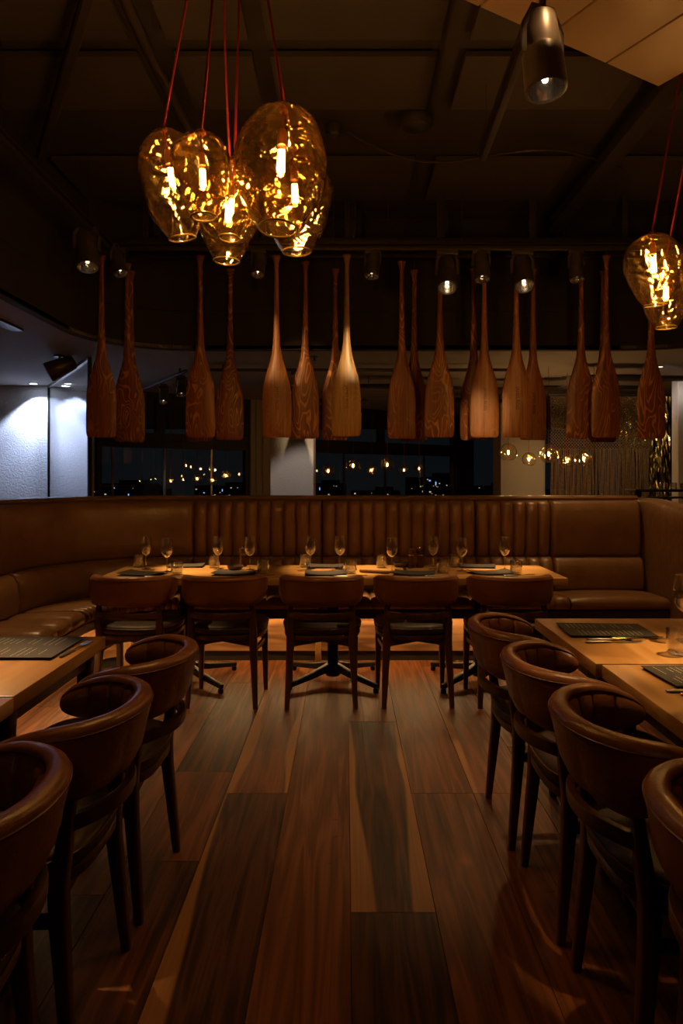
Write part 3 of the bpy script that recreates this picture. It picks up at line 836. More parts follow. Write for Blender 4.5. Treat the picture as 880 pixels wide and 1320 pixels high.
def near_table(w_=.90, d_=.745):
    t = thing('dining_table', '', 'table')
    MB().box((0,0,.727), (w_,d_,.046), bev=.004).build('tabletop', M['table_oak_y'], t, ang=30)
    for sx in (-1,1):
        for sy in (-1,1):
            MB().tube([(sx*(w_/2-.055), sy*(d_/2-.06), .704),(sx*(w_/2-.058), sy*(d_/2-.063), .58),(sx*(w_/2-.06), sy*(d_/2-.07), 0)], [.030,.026,.016], 12, sq=True, up=(1,0,0)).build('leg', M['chair_wood'], t, ang=50)
    for s in (-1,1):
        MB().box((0, s*(d_/2-.06), .674), (w_-.17,.022,.06), bev=.003).build('apron', M['chair_wood'], t)
        MB().box((s*(w_/2-.055), 0, .674), (.022,d_-.18,.06), bev=.003).build('apron', M['chair_wood'], t)
    return t
nt_ = near_table()
GN = 'oak tables at the sides of the aisle'
nlist = [(-1.40,2.325,'far oak table at the left edge with the printed black menu on it'),(-1.395,1.572,'near oak table at the left edge, only its corner in view'),
         (1.29,2.672,'far oak table at the right, with wine glass and closed menu'),(1.305,1.915,'near oak table at the right edge, with a printed menu and knife')]
for i, (x, y, lb) in enumerate(nlist):
    if i == 0: nt_.location = (x,y,0); nt_['label'] = lb; nt_['group'] = GN
    else: dup(nt_, (x,y,0), 0, lb, GN)

# ------------------------------------------------------------------ tableware
TZ = .7505
def wine_glass():
    t = thing('wine_glass', '', 'wine glass')
    MB().lathe([(0,0),(.033,.0),(.034,.002),(.015,.005),(.005,.010),(.0038,.02),(.0035,.088),(.006,.096),(0,.098)], 24).build('stem', M['glass'], t, ang=60)
    MB().lathe([(0,.095),(.010,.097),(.026,.110),(.037,.130),(.0415,.152),(.0405,.178),(.037,.203),(.0335,.226),(.0325,.226),(.036,.202),(.0395,.177),(.0403,.152),(.036,.132),(.025,.112),(.010,.100),(0,.098)], 32).build('bowl', M['glass'], t, ang=60)
    return t
def tumbler():
    t = MB().lathe([(0,0),(.036,0),(.038,.003),(.040,.086),(.0395,.088),(.038,.086),(.0358,.014),(.033,.011),(0,.011)], 28).build('water_tumbler', M['glass'], ang=50)
    return t
wg = wine_glass(); tb = tumbler(); first = [True, True]
def put_wine(px, Y, lb, group='wine glasses on the long table', z=TZ):
    p = at(px, 700, Y)
    if first[0]:
        first[0] = False; wg.location = (p.x, Y, z); tag(wg, lb, None, group); return
    dup(wg, (p.x, Y, z), random.random(), lb, group)
def put_tumbler(px, Y, lb, group='water tumblers on the long table', z=TZ):
    p = at(px, 700, Y)
    if first[1]:
        first[1] = False; tb.location = (p.x, Y, z); tag(tb, lb, 'glass', group); return
    c = tb.copy(); COL.objects.link(c); c.location = (p.x, Y, z); tag(c, lb, None, group)
ordn = ['leftmost','second','third','fourth','fifth','sixth','seventh','eighth','ninth','tenth','rightmost']
wines = [(188,4.72),(215,4.58),(281,4.72),(322,4.68),(400,4.72),(438,4.72),(505,4.60),(558,4.72),(595,4.62),(650,4.68)]
for i, (px, Y) in enumerate(wines):
    lb = (ordn[i]+' wine glass from the left on the long table') if i < 9 else 'rightmost wine glass on the long table, by the last tumbler'
    if i == 0: lb = 'leftmost stemmed wine glass on the long table'
    put_wine(px, Y, lb)
tums = [(178.5,4.83),(228,4.44),(276,4.80),(339,4.50),(393,4.83),(452,4.50),(492,4.80),(570,4.52),(586,4.83),(665,4.46)]
for i, (px, Y) in enumerate(tums):
    lb = ['leftmost water tumbler, behind the leftmost wine glass','brightly lit water tumbler right of the second wine glass','water tumbler behind the third wine glass','water tumbler right of the fourth wine glass','water tumbler behind the fifth wine glass','water tumbler right of the sixth wine glass','water tumbler left of the seventh wine glass','near tumbler beneath the eighth wine glass','far tumbler left of the ninth wine glass','rightmost water tumbler on the long table'][i]
    put_tumbler(px, Y, lb)
put_wine(884, 2.62, 'large wine glass on the right-hand table, cut by the photo edge', 'glasses on the right-hand table')
put_tumbler(874, 2.42, 'water tumbler on the right-hand table, in the pool of light', 'glasses on the right-hand table')
# the near ones read larger in the photo
for o in list(bpy.data.objects):
    if o.get('group') == 'glasses on the right-hand table': o.scale = (1.12,)*3 if 'wine' in o['label'] else (1.02,)*3
# tumblers on the bar shelf at the right
for k in range(5):
    c = tb.copy(); COL.objects.link(c); c.location = (3.02+k*.10, 6.72, 1.2755); c.scale = (.8,.8,.7)
    tag(c, 'small clear glass among the five lined up on the shelf behind the booth end', None, 'glasses on the bar shelf')

# cutlery
def cutlery(name, lb, kind, loc, rz, group, mat='steel_brush'):
    t = thing(name, lb, 'cutlery', loc, rz, group)
    MB().tube([(0,0,.005),(.01,0,.005),(.085,0,.005),(.10,0,.004)], [.004,.0085,.007,.004], 8, ry=[.003,.005,.004,.003], up=(0,1,0)).build('handle', M[mat], t)
    if kind == 'knife':
        ol = [(.10,-.004),(.13,-.009),(.20,-.009),(.222,-.001),(.225,.004),(.10,.004)]
        MB().prism(ol, .003, .0045).build('blade', M['chrome'], t, smooth=False)
    else:
        b = MB(); b.tube([(.10,0,.004),(.15,0,.007)], [.004,.003], 6, ry=.002, up=(0,1,0))
        b.prism([(.15,-.004),(.165,-.012),(.18,-.012),(.18,.012),(.165,.012),(.15,.004)], .006, .008)
        for k in range(4): b.box((.20, -.0105+.007*k, .007), (.042,.003,.002))
        b.build('tines', M['chrome'], t, smooth=False)
    return t
# menus
def menu(name, lb, loc, rz, w_=.22, d_=.30, printed=True, group=None, curl=.012, text_rot=0, picture=False, cat='menu'):
    t = thing(name, lb, cat, loc, rz, group)
    def sheet(m, z0, wd, dd, lift):
        st = []
        for i in range(9):
            y = -dd/2+dd*i/8; f = abs(2*i/8-1); z = z0+lift*max(0, f-.3)**2
            st.append([(-wd/2,y,z),(wd/2,y,z),(wd/2,y,z+.0022),(-wd/2,y,z+.0022)])
        m.sweep(st)
    b = MB(); sheet(b, .0, w_*.96, d_*.97, 0); b.build('back_cover', M['menu_leather'], t, smooth=False)
    b = MB(); sheet(b, .007, w_, d_, curl); b.build('front_cover', M['menu_black'], t, smooth=False)
    if printed:
        b = MB(); rs = random.Random(int(abs(loc[0])*1000))
        def zz(y): return .007+.0024+curl*max(0, abs(2*y/d_)-.3)**2
        rows = 15
        for k in range(rows):
            for colx in (-.25, .25):
                if rs.random() < .12: continue
                y = d_*.40 - k*d_*.8/rows
                L_ = w_*rs.uniform(.20,.40); xc = w_*colx
                x = xc-L_/2
                while x < xc+L_/2:
                    wl = rs.uniform(.004,.014); xe = min(x+wl, xc+L_/2)
                    z = zz(y)
                    b.quad((x,y-.0012,z),(xe,y-.0012,z),(xe,y+.0012,z),(x,y+.0012,z)); x = xe+.0025
        b.build('printed_text', M['paper_white'], t, smooth=False)
        if picture:
            b = MB(); y = d_*.455; z = zz(y)
            b.prism([(-.10,-.006),(-.03,-.012),(.03,-.004),(.10,-.010),(.10,.008),(.05,.004),(0,.010),(-.06,.005),(-.10,.010)], 0, .0006, M=Matrix.Translation((0,y-.005,z-.0002)))
            b.build('red_picture', M['red_ink'], t, smooth=False)
    return t
GM = 'black menus on the long table'
for i, (px, Y, rz, lb) in enumerate([(184,4.45,78,'leftmost black menu on the long table, tilted beside a bright tumbler'),
                                 (303,4.47,84,'second black menu from the left on the long table'),
                                 (420,4.46,93,'third black menu from the left, above the middle chair'),
                                 (534,4.47,80,'fourth black menu from the left, below the pepper grinders'),
                                 (632,4.49,98,'rightmost near black menu on the long table')]):
    p = at(px, 740, Y)
    m_ = menu('menu_folder', lb, (p.x, Y, TZ), R(rz), .19, .27, False, GM, .02)
    cutlery('fork', 'fork tucked under the '+lb.split(' on the')[0].split(',')[0], 'fork', (p.x+.05, Y-.135, TZ), R(12), 'forks beside the menus')
for i, (px, Y, rz, lb) in enumerate([(240,4.86,95,'dark menu at the wall side of the long table, behind the brightest tumbler'),
                                 (420,4.84,88,'dark menu at the wall side between the fifth and sixth wine glasses'),
                                 (615,4.84,80,'dark menu at the wall side behind the ninth wine glass')]):
    p = at(px, 730, Y)
    menu('menu_folder', lb, (p.x, Y, TZ), R(rz), .17, .25, False, 'menus at the wall side', .01)
# tan folded bill wallet
p = at(485, 738, 4.55)
t = thing('bill_wallet', 'tan leather bill wallet lying folded near the seventh wine glass', 'wallet', (p.x, 4.55, TZ), R(-24))
MB().box((0,0,.006), (.20,.09,.010), bev=.004).build('cover', M['tan_leather'], t)
MB().tube([(-.10,-.045,.012),(.10,-.045,.012)], .010, 10).build('spine', M['tan_leather'], t)
# black oval dishes
for (px, Y, lb) in [(303,4.70,'small black bowl between the third and fourth wine glasses'),(517,4.84,'small black bowl beside the pepper grinders')]:
    p = at(px, 730, Y)
    o = MB().lathe([(0,0),(.040,0),(.052,.012),(.056,.028),(.052,.029),(.046,.014),(0,.008)], 28).build('black_bowl', M['lamp_black'], loc=(p.x,Y,TZ))
    tag(o, lb, 'bowl', 'small black bowls')
def grinder(px, Y, lb):
    p = at(px, 715, Y)
    t = thing('pepper_grinder', lb, 'grinder', (p.x, Y, TZ), 0, 'salt and pepper grinders')
    MB().lathe([(0,0),(.027,0),(.028,.01),(.022,.03),(.020,.055),(.024,.075),(.022,.082),(0,.083)], 20).build('body', M['pepper_wood'], t)
    MB().lathe([(0,.0825),(.0235,.0825),(.0235,.092),(0,.092)], 20).build('band', M['brass'], t)
    MB().lathe([(0,.092),(.020,.092),(.025,.104),(.026,.118),(.022,.128),(0,.130)], 20).build('cap', M['pepper_wood'], t)
    MB().lathe([(0,.130),(.006,.130),(.008,.138),(.005,.145),(0,.147)], 12).build('knob', M['chrome'], t)
grinder(530,4.80,'left of the two dark wooden grinders beside the seventh wine glass')
grinder(541,4.82,'right of the two dark wooden grinders beside the eighth wine glass')
grinder(313,4.86,'single dark grinder behind the fourth wine glass')

# right-hand tables
menu('menu_folder', 'closed dark menu on the far right-hand table with cutlery along its near edge', (1.055,2.78,TZ), R(86), .24, .34, True, 'menus on the right-hand tables', .0)
cutlery('knife', 'silver knife in front of the closed menu on the far right-hand table', 'knife', (.905,2.585,TZ), R(3), 'cutlery on the right-hand tables')
cutlery('fork', 'fork beside the menu on the far right-hand table', 'fork', (.925,2.625,TZ), R(2), 'cutlery on the right-hand tables')
cutlery('steak_knife', 'steak knife with broad handle on the far right-hand table', 'knife', (1.02,2.635,TZ+.001), R(8), 'cutlery on the right-hand tables', 'brass')
menu('menu_folder', 'black printed menu on the near right-hand table', (1.135,2.135,TZ), R(93), .22, .33, True, 'menus on the right-hand tables', .0)
cutlery('steak_knife', 'broad-handled steel knife below the printed menu on the near right-hand table', 'knife', (.93,1.985,TZ), R(2), 'cutlery on the right-hand tables')
cutlery('knife', 'slim brass-coloured knife nearest the edge of the near right-hand table', 'knife', (.955,1.955,TZ), R(0), 'cutlery on the right-hand tables', 'brass')
# left-hand table
menu('menu_sheet', 'large black printed menu with white text and red picture on the left table', (-1.215,2.495,TZ), R(90), .31, .41, True, None, .0, picture=True)
menu('menu_folder', 'dark menu on the near left table, only its corner showing', (-1.20,1.80,TZ), R(10), .30, .22, False, None, .0)
cutlery('fork', 'fork poking out from under the large printed menu on the left table', 'fork', (-.993,2.37,TZ), R(84), None)

# ------------------------------------------------------------------ rails, paddles, spotlights
RZ = 3.205
def rail(name, lb, a, b_, z):
    a, b_ = Vector(a), Vector(b_); c = (a+b_)/2; L_ = (b_-a).length; an = math.atan2(b_.y-a.y, b_.x-a.x)
    t = thing(name, lb, 'lighting rail', (c.x, c.y, z), an)
    MB().box((0,0,.0), (L_,.036,.034), bev=.003).build('track', M['dark_steel'], t)
    MB().box((0,0,.028), (L_,.07,.010)).build('flange', M['dark_steel'], t, smooth=False)
    return t
YR = 5.42
r1 = rail('lighting_rail', 'long dark lighting rail running across above the hanging paddles', (-1.90,YR), (3.2,YR), RZ)
r2 = rail('lighting_rail', 'left lighting rail running from the corner towards the viewer', (-1.88,YR-.04), (-1.83,.2), RZ+.0)
r3 = rail('lighting_rail', 'short lighting rail running away under the dark ceiling at upper right', (.78,2.3), (.83,4.15), 3.32)
def wires(parent, pts, z0):
    for (x, y) in pts:
        MB().tube([(x,y,z0),(x,y,CZ)], .0022, 5).build('suspension_wire', M['wire'], parent)
rw = r1.location
wires(r1, [(x-rw.x, 0) for x in (-1.2,-.10,.33,.92,1.56,2.14)], .03)
for o in [x for x in bpy.data.objects if x.parent == r1 and x.name.startswith('suspension')]:
    for v in o.data.vertices:
        v.co.z = .03 if v.co.z < 1 else CZ-RZ
for (rr, xs) in ((r2, (-2.2,-.9,1.2)), (r3, (-.8,.8))):
    for x in xs: MB().tube([(x,0,.03),(x,0,CZ-rr.location.z)], .0022, 5).build('suspension_wire', M['wire'], rr)
# timber hanging beams with brackets (they carry the paddles)
rows = [5.62, 5.77, 5.98]
for k, (Y, nm) in enumerate(zip(rows, ('front','middle','rear'))):
    z = 3.33
    t = thing('hanging_beam', nm+' of three dark beams from which the paddles hang', 'beam', (.45,Y,z), 0, 'beams above the paddles')
    MB().box((0,0,0), (4.9,.04,.045), bev=.003).build('beam', M['dark_steel'], t)
    for i, x in enumerate((-2.1,-1.2,-.44,.32,1.08,1.84,2.3)):
        MB().box((x+k*.05,0,.20), (.045,.02,.41)).build('hanger', M['dark_steel'], t, smooth=False)
        MB().cyl((x+k*.05,-.012,.09), .008, .008, 10, M=Matrix.Rotation(PI/2,4,'X')).build('bolt', M['chrome'], t)

def make_paddle(mat, L_=1.50):
    t = thing('paddle', '', 'paddle')
    W = [(0,.100,.010),(.006,.109,.012),(.02,.117,.014),(.06,.1215,.015),(.20,.1215,.016),(.34,.119,.017),(.42,.112,.018),(.50,.094,.020),(.57,.073,.022),(.64,.053,.023),(.70,.040,.024),(.78,.031,.024),(.88,.026,.022),(1.05,.0215,.020),(1.25,.0185,.0185),(1.38,.0175,.0175),(1.43,.019,.018),(1.46,.026,.019),(1.480,.034,.019),(1.495,.035,.016),(1.50,.028,.012)]
    st = []
    for z, hw, ht in W:
        sec = []; n = 28
        fl = min(1, max(0, (z-.60)/.2))     # blade is flat, shaft is oval
        ex = .38 + .62*fl
        for i in range(n):
            th = 2*PI*i/n; c_, s_ = math.cos(th), math.sin(th)
            x = hw*math.copysign(abs(c_)**(.55+.45*fl), c_)
            y = ht*math.copysign(abs(s_)**(.9), s_)
            if fl < .5: y *= (.45+.55*(1-abs(x/hw)**3))
            sec.append((x, y, z-L_))
        st.append(sec)
    b = MB(); b.sweep(st); b.build('paddle_blade_and_shaft', M[mat], t, ang=50)
    MB().tube([(0,0,-.02),(0,0,.0),(0,0,.09)], [.006,.006,.006], 8).build('hanging_bolt', M['dark_steel'], t)
    return t
protos = {k: make_paddle(k) for k in ('paddle_red','paddle_mid','paddle_pale')}
used = set()
ptop = 3.215
def stamp(parent, txt, size=.036, off=(-.005,-.0175)):
    cu_ = bpy.data.curves.new('stamp', 'FONT'); cu_.body = txt; cu_.size = size; cu_.align_x = 'CENTER'; cu_.align_y = 'CENTER'; cu_.extrude = .0003
    tmp = bpy.data.objects.new('stamp', cu_); COL.objects.link(tmp)
    dg = bpy.context.evaluated_depsgraph_get(); me = bpy.data.meshes.new_from_object(tmp.evaluated_get(dg))
    bpy.data.objects.remove(tmp); me.materials.clear(); me.materials.append(M['stamp'])
    o = bpy.data.objects.new('stamped_lettering', me); COL.objects.link(o); o.parent = parent
    o.matrix_local = Matrix.Translation((off[0], off[1], -1.18)) @ Matrix.Rotation(PI/2,4,'X') @ Matrix.Rotation(-PI/2,4,'Z')
    return o
PL = [ # px, row, material, top z tweak, label, rz
 (131,0,'paddle_red',.0,'leftmost hanging paddle, dark with orange grain',6),
 (164,1,'paddle_red',-.02,'second paddle from the left, overlapping the leftmost one',-4),
 (169,2,'paddle_red',-.02,'paddle tucked close behind the second from the left, only its edge showing',3),
 (258,0,'paddle_red',.0,'dark wavy-grained paddle, third from the left in the front row',0),
 (257,2,'paddle_red',-.01,'paddle hidden behind the dark wavy-grained one at left',0),
 (297,2,'paddle_red',.0,'slimmer-looking rear paddle right of the dark wavy-grained one',3),
 (356,0,'paddle_mid',.0,'brightly lit tan paddle over the white column',0),
 (393.5,1,'paddle_red',.0,'reddish paddle right of the lit tan one, over the white column edge',2),
 (432,2,'paddle_red',.0,'rear paddle half hidden by the palest paddle',0),
 (447,0,'paddle_pale',.01,'palest brightly lit honey-coloured paddle near the centre',0),
 (517.5,1,'paddle_red',.0,'reddish straight-grained paddle right of centre',0),
 (534,2,'paddle_red',-.01,'rear paddle peeking out right of the reddish straight-grained one',0),
 (567,0,'paddle_red',.0,'paddle with bold orange swirls below a lit spotlight',0),
 (610,2,'paddle_red',.0,'dark rear paddle left of the glowing orange-tan paddle',-14),
 (624,1,'paddle_mid',.01,'glowing orange-tan paddle with a bright lower corner',-3),
 (665,0,'paddle_mid',.0,'copper-toned paddle with a faint stamp under the dark spotlight',0),
 (687,2,'paddle_mid',.0,'rear paddle peeking out right of the copper-toned stamped one',4),
 (749,1,'paddle_red',.0,'paddle with knotted dark grain left of the bold contour-grained one',0),
 (781,0,'paddle_red',.0,'paddle with bold contour-like orange grain at the right',0),
 (777,2,'paddle_red',-.02,'paddle hidden behind the bold contour-grained one at right',0),
 (839,1,'paddle_red',.0,'rightmost hanging paddle, below the right pendant cluster',0)]
for (px, rw_, mt, dz, lb, rz) in PL:
    Y = rows[rw_]; p = at(px, 400, Y)
    if mt in used: o = copy_tree(protos[mt])
    else: o = protos[mt]; used.add(mt)
    o.location = (p.x, Y, ptop+dz); o.rotation_euler = (0,R(random.uniform(-.25,.25)),R(rz)); tag(o, lb, None, 'wooden paddles hanging above the banquette')
    if px in (447, 356, 665, 624, 687): stamp(o, 'JAMES ROSS', off=(.004 if px != 447 else .0, -.0178))

def spotlight(lb, loc, tilt, yaw, lens='spot_lens_d', scale=1., energy=0, size=40, color=WARM, blend=.5, radius=.03, group='black track spotlights', rail_z=None):
    """head hangs from a rail adaptor; local -z is the beam"""
    t = thing('track_spotlight', lb, 'spotlight', loc, 0, group)
    s = scale; rz_ = (rail_z if rail_z is not None else loc[2]+.18) - loc[2]
    MB().box((0,0,rz_-.02*s), (.10*s,.034,.035), bev=.004).build('rail_adaptor', M['lamp_black'], t)
    MB().tube([(0,0,rz_-.03*s),(0,0,.11*s)], .008*s, 10).build('stem', M['lamp_black'], t)
    Rm = (Matrix.Rotation(yaw,4,'Z') @ Matrix.Rotation(tilt,4,'X'))
    hd = MB()
    hd.lathe([(0,.095),(.034,.095),(.040,.088),(.040,.022),(.036,.016),(.036,.008),(.045,.004),(.046,-.05),(.046,-.085),(.041,-.088),(.039,-.08),(.030,-.04),(.012,-.03),(0,-.03)], 28, M=Matrix.Scale(s,4))
    h = hd.build('head', M['lamp_black'], t, ang=35); h.rotation_euler = Rm.to_euler()
    yk = MB(); yk.tube([(-.049*s,0,.0),(-.049*s,0,.06*s),(-.025*s,0,.108*s),(.025*s,0,.108*s),(.049*s,0,.06*s),(.049*s,0,0)], .0028*s, 8, sq=True, ry=.007*s, up=(0,1,0))
    y_ = yk.build('yoke', M['lamp_black'], t); y_.rotation_euler = (0,0,yaw)
    MB().lathe([(.039,-.082),(.036,-.070),(.026,-.050),(.010,-.038),(0,-.037),(0,-.034),(.012,-.035),(.029,-.048),(.0395,-.070)], 28, M=Matrix.Scale(s,4)).build('reflector', M['chrome'], h)
    ln = MB().lathe([(0,-.066),(.006,-.064),(.008,-.055),(.006,-.042),(0,-.040)], 16, M=Matrix.Scale(s,4)).build('burner', M[lens], h)
    if energy > 0:
        ld = bpy.data.lights.new('spot_beam', 'SPOT'); ld.energy = energy; ld.color = color; ld.spot_size = R(size); ld.spot_blend = blend; ld.shadow_soft_size = radius
        lo = bpy.data.objects.new('spot_beam', ld); COL.objects.link(lo); lo.parent = t
        lo.rotation_euler = Rm.to_euler(); lo.location = Rm @ Vector((0,0,-.093*s))
    return t
def aim(loc, target):
    d = Vector(target)-Vector(loc); yaw = math.atan2(d.x, -d.y)   # rotation: tilt about x moves -z towards -y/+y
    hor = math.hypot(d.x, d.y); tilt = -math.atan2(hor, -d.z)
    return tilt, yaw
def spot_at(lb, loc, target, **kw):
    ti, ya = aim(loc, target); return spotlight(lb, loc, ti, ya, **kw)
SY = YR
def rp(px, py, Y=SY): return at(px, py, Y)
SP = []
def S(lb, px, py, target, Y=SY, **kw):
    p = rp(px, py, Y); kw.setdefault('rail_z', RZ); return spot_at(lb, (p.x, p.y, p.z), target, **kw)
# left rail
S('largest spotlight at left, hanging from the left rail', 112, 322, (-1.40,4.0,0), Y=5.0, scale=1.75, lens='spot_lens_w', energy=90, size=34)
S('small dim spotlight at left near the rail corner', 152, 338, (-.98,4.76,.75), Y=5.40, lens='spot_lens_d', scale=1.25, energy=800, size=19, blend=.8)
# front rail
S('dim spotlight between the dark wavy-grained and tan paddles', 333, 341, (-.75,4.2,0), scale=1.15, energy=0)
S('dark spotlight right of the palest paddle', 480, 341, (-.02,4.76,.75), energy=620, scale=1.25, size=23, blend=.8)
S('tilted lit spotlight in front of the swirl-grained paddle', 576, 354, (.55,3.6,0), lens='spot_lens_w', scale=1.7, energy=60, size=40)
S('dark spotlight above the glowing orange-tan paddle', 620, 343, (1.12,4.76,.75), scale=1.4, energy=460, size=18, blend=.8)
S('lit spotlight in front of the copper-toned paddle', 673, 352, (1.35,3.6,0), lens='spot_lens_w', scale=1.7, energy=60, size=40)
S('dim spotlight left of the contour-grained paddle', 742, 345, (1.9,4.9,.9), scale=1.25, energy=60, size=50)
# upper right one on the short rail, with its lit reflector facing the viewer
p = at(699, 72, 2.45)
spot_at('large spotlight at upper right with glowing reflector facing the viewer', (p.x,p.y,p.z), (.86,2.0,0), scale=1.6, lens='spot_lens_w', energy=60, size=17, blend=.12, rail_z=3.32, radius=.02)

# ------------------------------------------------------------------ blown-glass pendants
def cord(parent, a, b_, sag, rad=.0048):
    pts = []
    for i in range(15):
        f = i/14; p = Vector(a).lerp(Vector(b_), f); p.x += sag*math.sin(PI*f); pts.append(p)
    MB().tube(pts, rad, 8).build('cord', M['red_cord'], parent)
def pendant(lb, c, top, wd, ht, canopy, seed, tilt=(0,0), group='amber blown-glass pendants', mouth=.42, bulb_h=.40, energy=6, neck=.0, mat='amber_glass'):
    """c=(x,y), top z. empty sits at the top of the glass"""
    t = thing('pendant_lamp', lb, 'pendant lamp', (c[0], c[1], top), 0, group, rot=(tilt[0], tilt[1], 0))
    r = wd/2
    prof = [(.0,0),(.16,-.003),(.42,-.028),(.67,-.082),(.86,-.165),(.96,-.27),(1.0,-.40),(.98,-.53),(.91,-.66),(.78,-.79),(.62,-.90),(mouth+.06,-.97),(mouth,-1.0)]
    P = [Vector((a*r, 0, b_*ht)) for a, b_ in prof]
    # finer profile by Catmull-Rom
    fine = []
    for i in range(len(P)-1):
        p0, p1, p2, p3 = P[max(i-1,0)], P[i], P[i+1], P[min(i+2,len(P)-1)]
        for k in range(4):
            u = k/4
            fine.append(.5*((2*p1)+(-p0+p2)*u+(2*p0-5*p1+4*p2-p3)*u*u+(-p0+3*p1-3*p2+p3)*u**3))
    fine.append(P[-1])
    def shell(off):
        b = MB(); b.lathe([(max(0, p.x-off), p.z+ (off if i < 10 else 0)) if i else (0, p.z+off*-1) for i, p in enumerate(fine)], 56)
        for v in b.bm.verts:
            ang_ = Vector((v.co.x, v.co.y, v.co.z*.8))*(3.2/ max(wd, .12)*.5)
            d = noise.noise(ang_+Vector((seed*7.3, seed*3.1, 0)))
            d2 = noise.noise(ang_*2.3+Vector((seed*1.3, 9, seed)))
            f_ = min(1, -v.co.z/(ht*.15)) * (1 - .75*max(0, (-v.co.z/ht-.8)/.2))
            k = 1 + (.16*d + .07*d2)*f_
            v.co.x *= k; v.co.y *= k
        return b
    g = shell(0).build('glass_shade', M[mat], t, ang=80)
    g2 = shell(.005).build('inner_wall', M[mat], g, ang=80)
    rim = MB(); pts = [(mouth*r*math.cos(a), mouth*r*math.sin(a), -ht) for a in [2*PI*i/40 for i in range(41)]]
    rim.tube(pts, .0038, 8, cap=False); rim.build('rim', M['amber_rim'], g)
    bz = -ht*bulb_h
    s = min(1.15, wd/.24)
    MB().lathe([(0,0.012),(.014,.012),(.016,.0),(.013,-.004),(0,-.004)], 16).build('top_cap', M['copper'], t)
    MB().tube([(0,0,0),(0,0,bz+.085*s)], .004, 8).build('inner_cord', M['red_cord'], t)
    MB().lathe([(0,bz+.10*s),(.010*s,bz+.098*s),(.014*s,bz+.085*s),(.014*s,bz+.045*s),(0,bz+.045*s)], 16).build('socket', M['copper'], t)
    bu = MB().lathe([(.010*s,bz+.045*s),(.013*s,bz+.03*s),(.015*s,bz+.01*s),(.0155*s,bz-.03*s),(.013*s,bz-.048*s),(.006*s,bz-.056*s),(0,bz-.058*s)], 18).build('bulb', M['bulb_glass'], t)
    b = MB()
    for k in range(6):
        a = k*PI/3+.4; x, y = .0085*s*math.cos(a), .0085*s*math.sin(a)
        b.tube([(x,y,bz+.03*s),(x*1.2,y*1.2,bz-.035*s)], .0024*s, 6)
    b.build('filament', M['filament'], bu)
    if energy:
        ld = bpy.data.lights.new('bulb_light', 'POINT'); ld.energy = energy; ld.color = WARM; ld.shadow_soft_size = .012
        lo = bpy.data.objects.new('bulb_light', ld); COL.objects.link(lo); lo.parent = t; lo.location = (0,0,bz-.01)
    Mi = t.matrix_basis.inverted() if False else (Matrix.Translation(t.location) @ t.rotation_euler.to_matrix().to_4x4()).inverted()
    cord(t, Mi @ Vector(canopy), (0,0,.008), .012*((seed%3)-1))
    return t
M['amber_rim'] = plain('glass_rim', (.50,.36,.10), .12, .3, .05)
cx, cyy = -.435, 2.58
co = tag(MB().lathe([(0,0),(.13,0),(.13,-.03),(.12,-.038),(0,-.04)], 32).build('ceiling_rose', M['lamp_black'], loc=(cx,cyy,CZ)), 'round black ceiling rose that the big pendant cluster hangs from', 'ceiling rose', None)
def hole(k, n=6, c=(cx,cyy)): return (c[0]+.07*math.cos(2*PI*k/n), c[1]+.07*math.sin(2*PI*k/n), CZ-.04)
pendant('leftmost amber glass pendant of the big cluster, tall and dented', (-.735,2.75), 2.775, .255, .425, hole(3), 1, (R(6),R(-9)), bulb_h=.42)
pendant('smaller front amber pendant at left of the cluster, above a lower one', (-.505,2.38), 2.575, .205, .290, hole(4), 2, (0,R(-2)), bulb_h=.52)
pendant('lowest amber pendant of the cluster, behind and below', (-.50,2.94), 2.725, .26, .415, hole(2), 3, (0,R(2)), bulb_h=.50)
pendant('small amber pendant in the middle with the brightest bulb', (-.425,2.60), 2.585, .185, .305, hole(1), 4, (R(-4),R(3)), bulb_h=.58)
pendant('largest amber glass pendant, right side of the cluster', (-.222,2.42), 2.675, .318, .435, hole(5), 5, (R(-6),R(2)), bulb_h=.42)
pendant('amber pendant behind and below the largest one', (-.225,2.91), 2.775, .29, .435, hole(0), 6, (0,R(-2)), bulb_h=.42)
c2 = (1.83,3.5)
tag(MB().lathe([(0,0),(.11,0),(.11,-.03),(.10,-.038),(0,-.04)], 32).build('ceiling_rose', M['lamp_black'], loc=(c2[0],c2[1],CZ)), 'round black ceiling rose of the right-hand pendant cluster', 'ceiling rose', None)
G5 = 'amber pendants at the right edge'
pendant('left pendant of the right-edge cluster, dented and tilted', (1.545,3.45), 2.61, .265, .355, hole(3,6,c2), 7, (R(5),R(-5)), G5, bulb_h=.42, energy=14)
pendant('lower rear pendant of the right-edge cluster', (1.78,3.80), 2.60, .26, .385, hole(1,6,c2), 8, (0,0), G5, bulb_h=.5, energy=14)
pendant('pendant of the right-edge cluster cut by the photo edge', (1.63,3.12), 2.46, .19, .29, hole(5,6,c2), 9, (0,R(4)), G5, bulb_h=.42, energy=14)

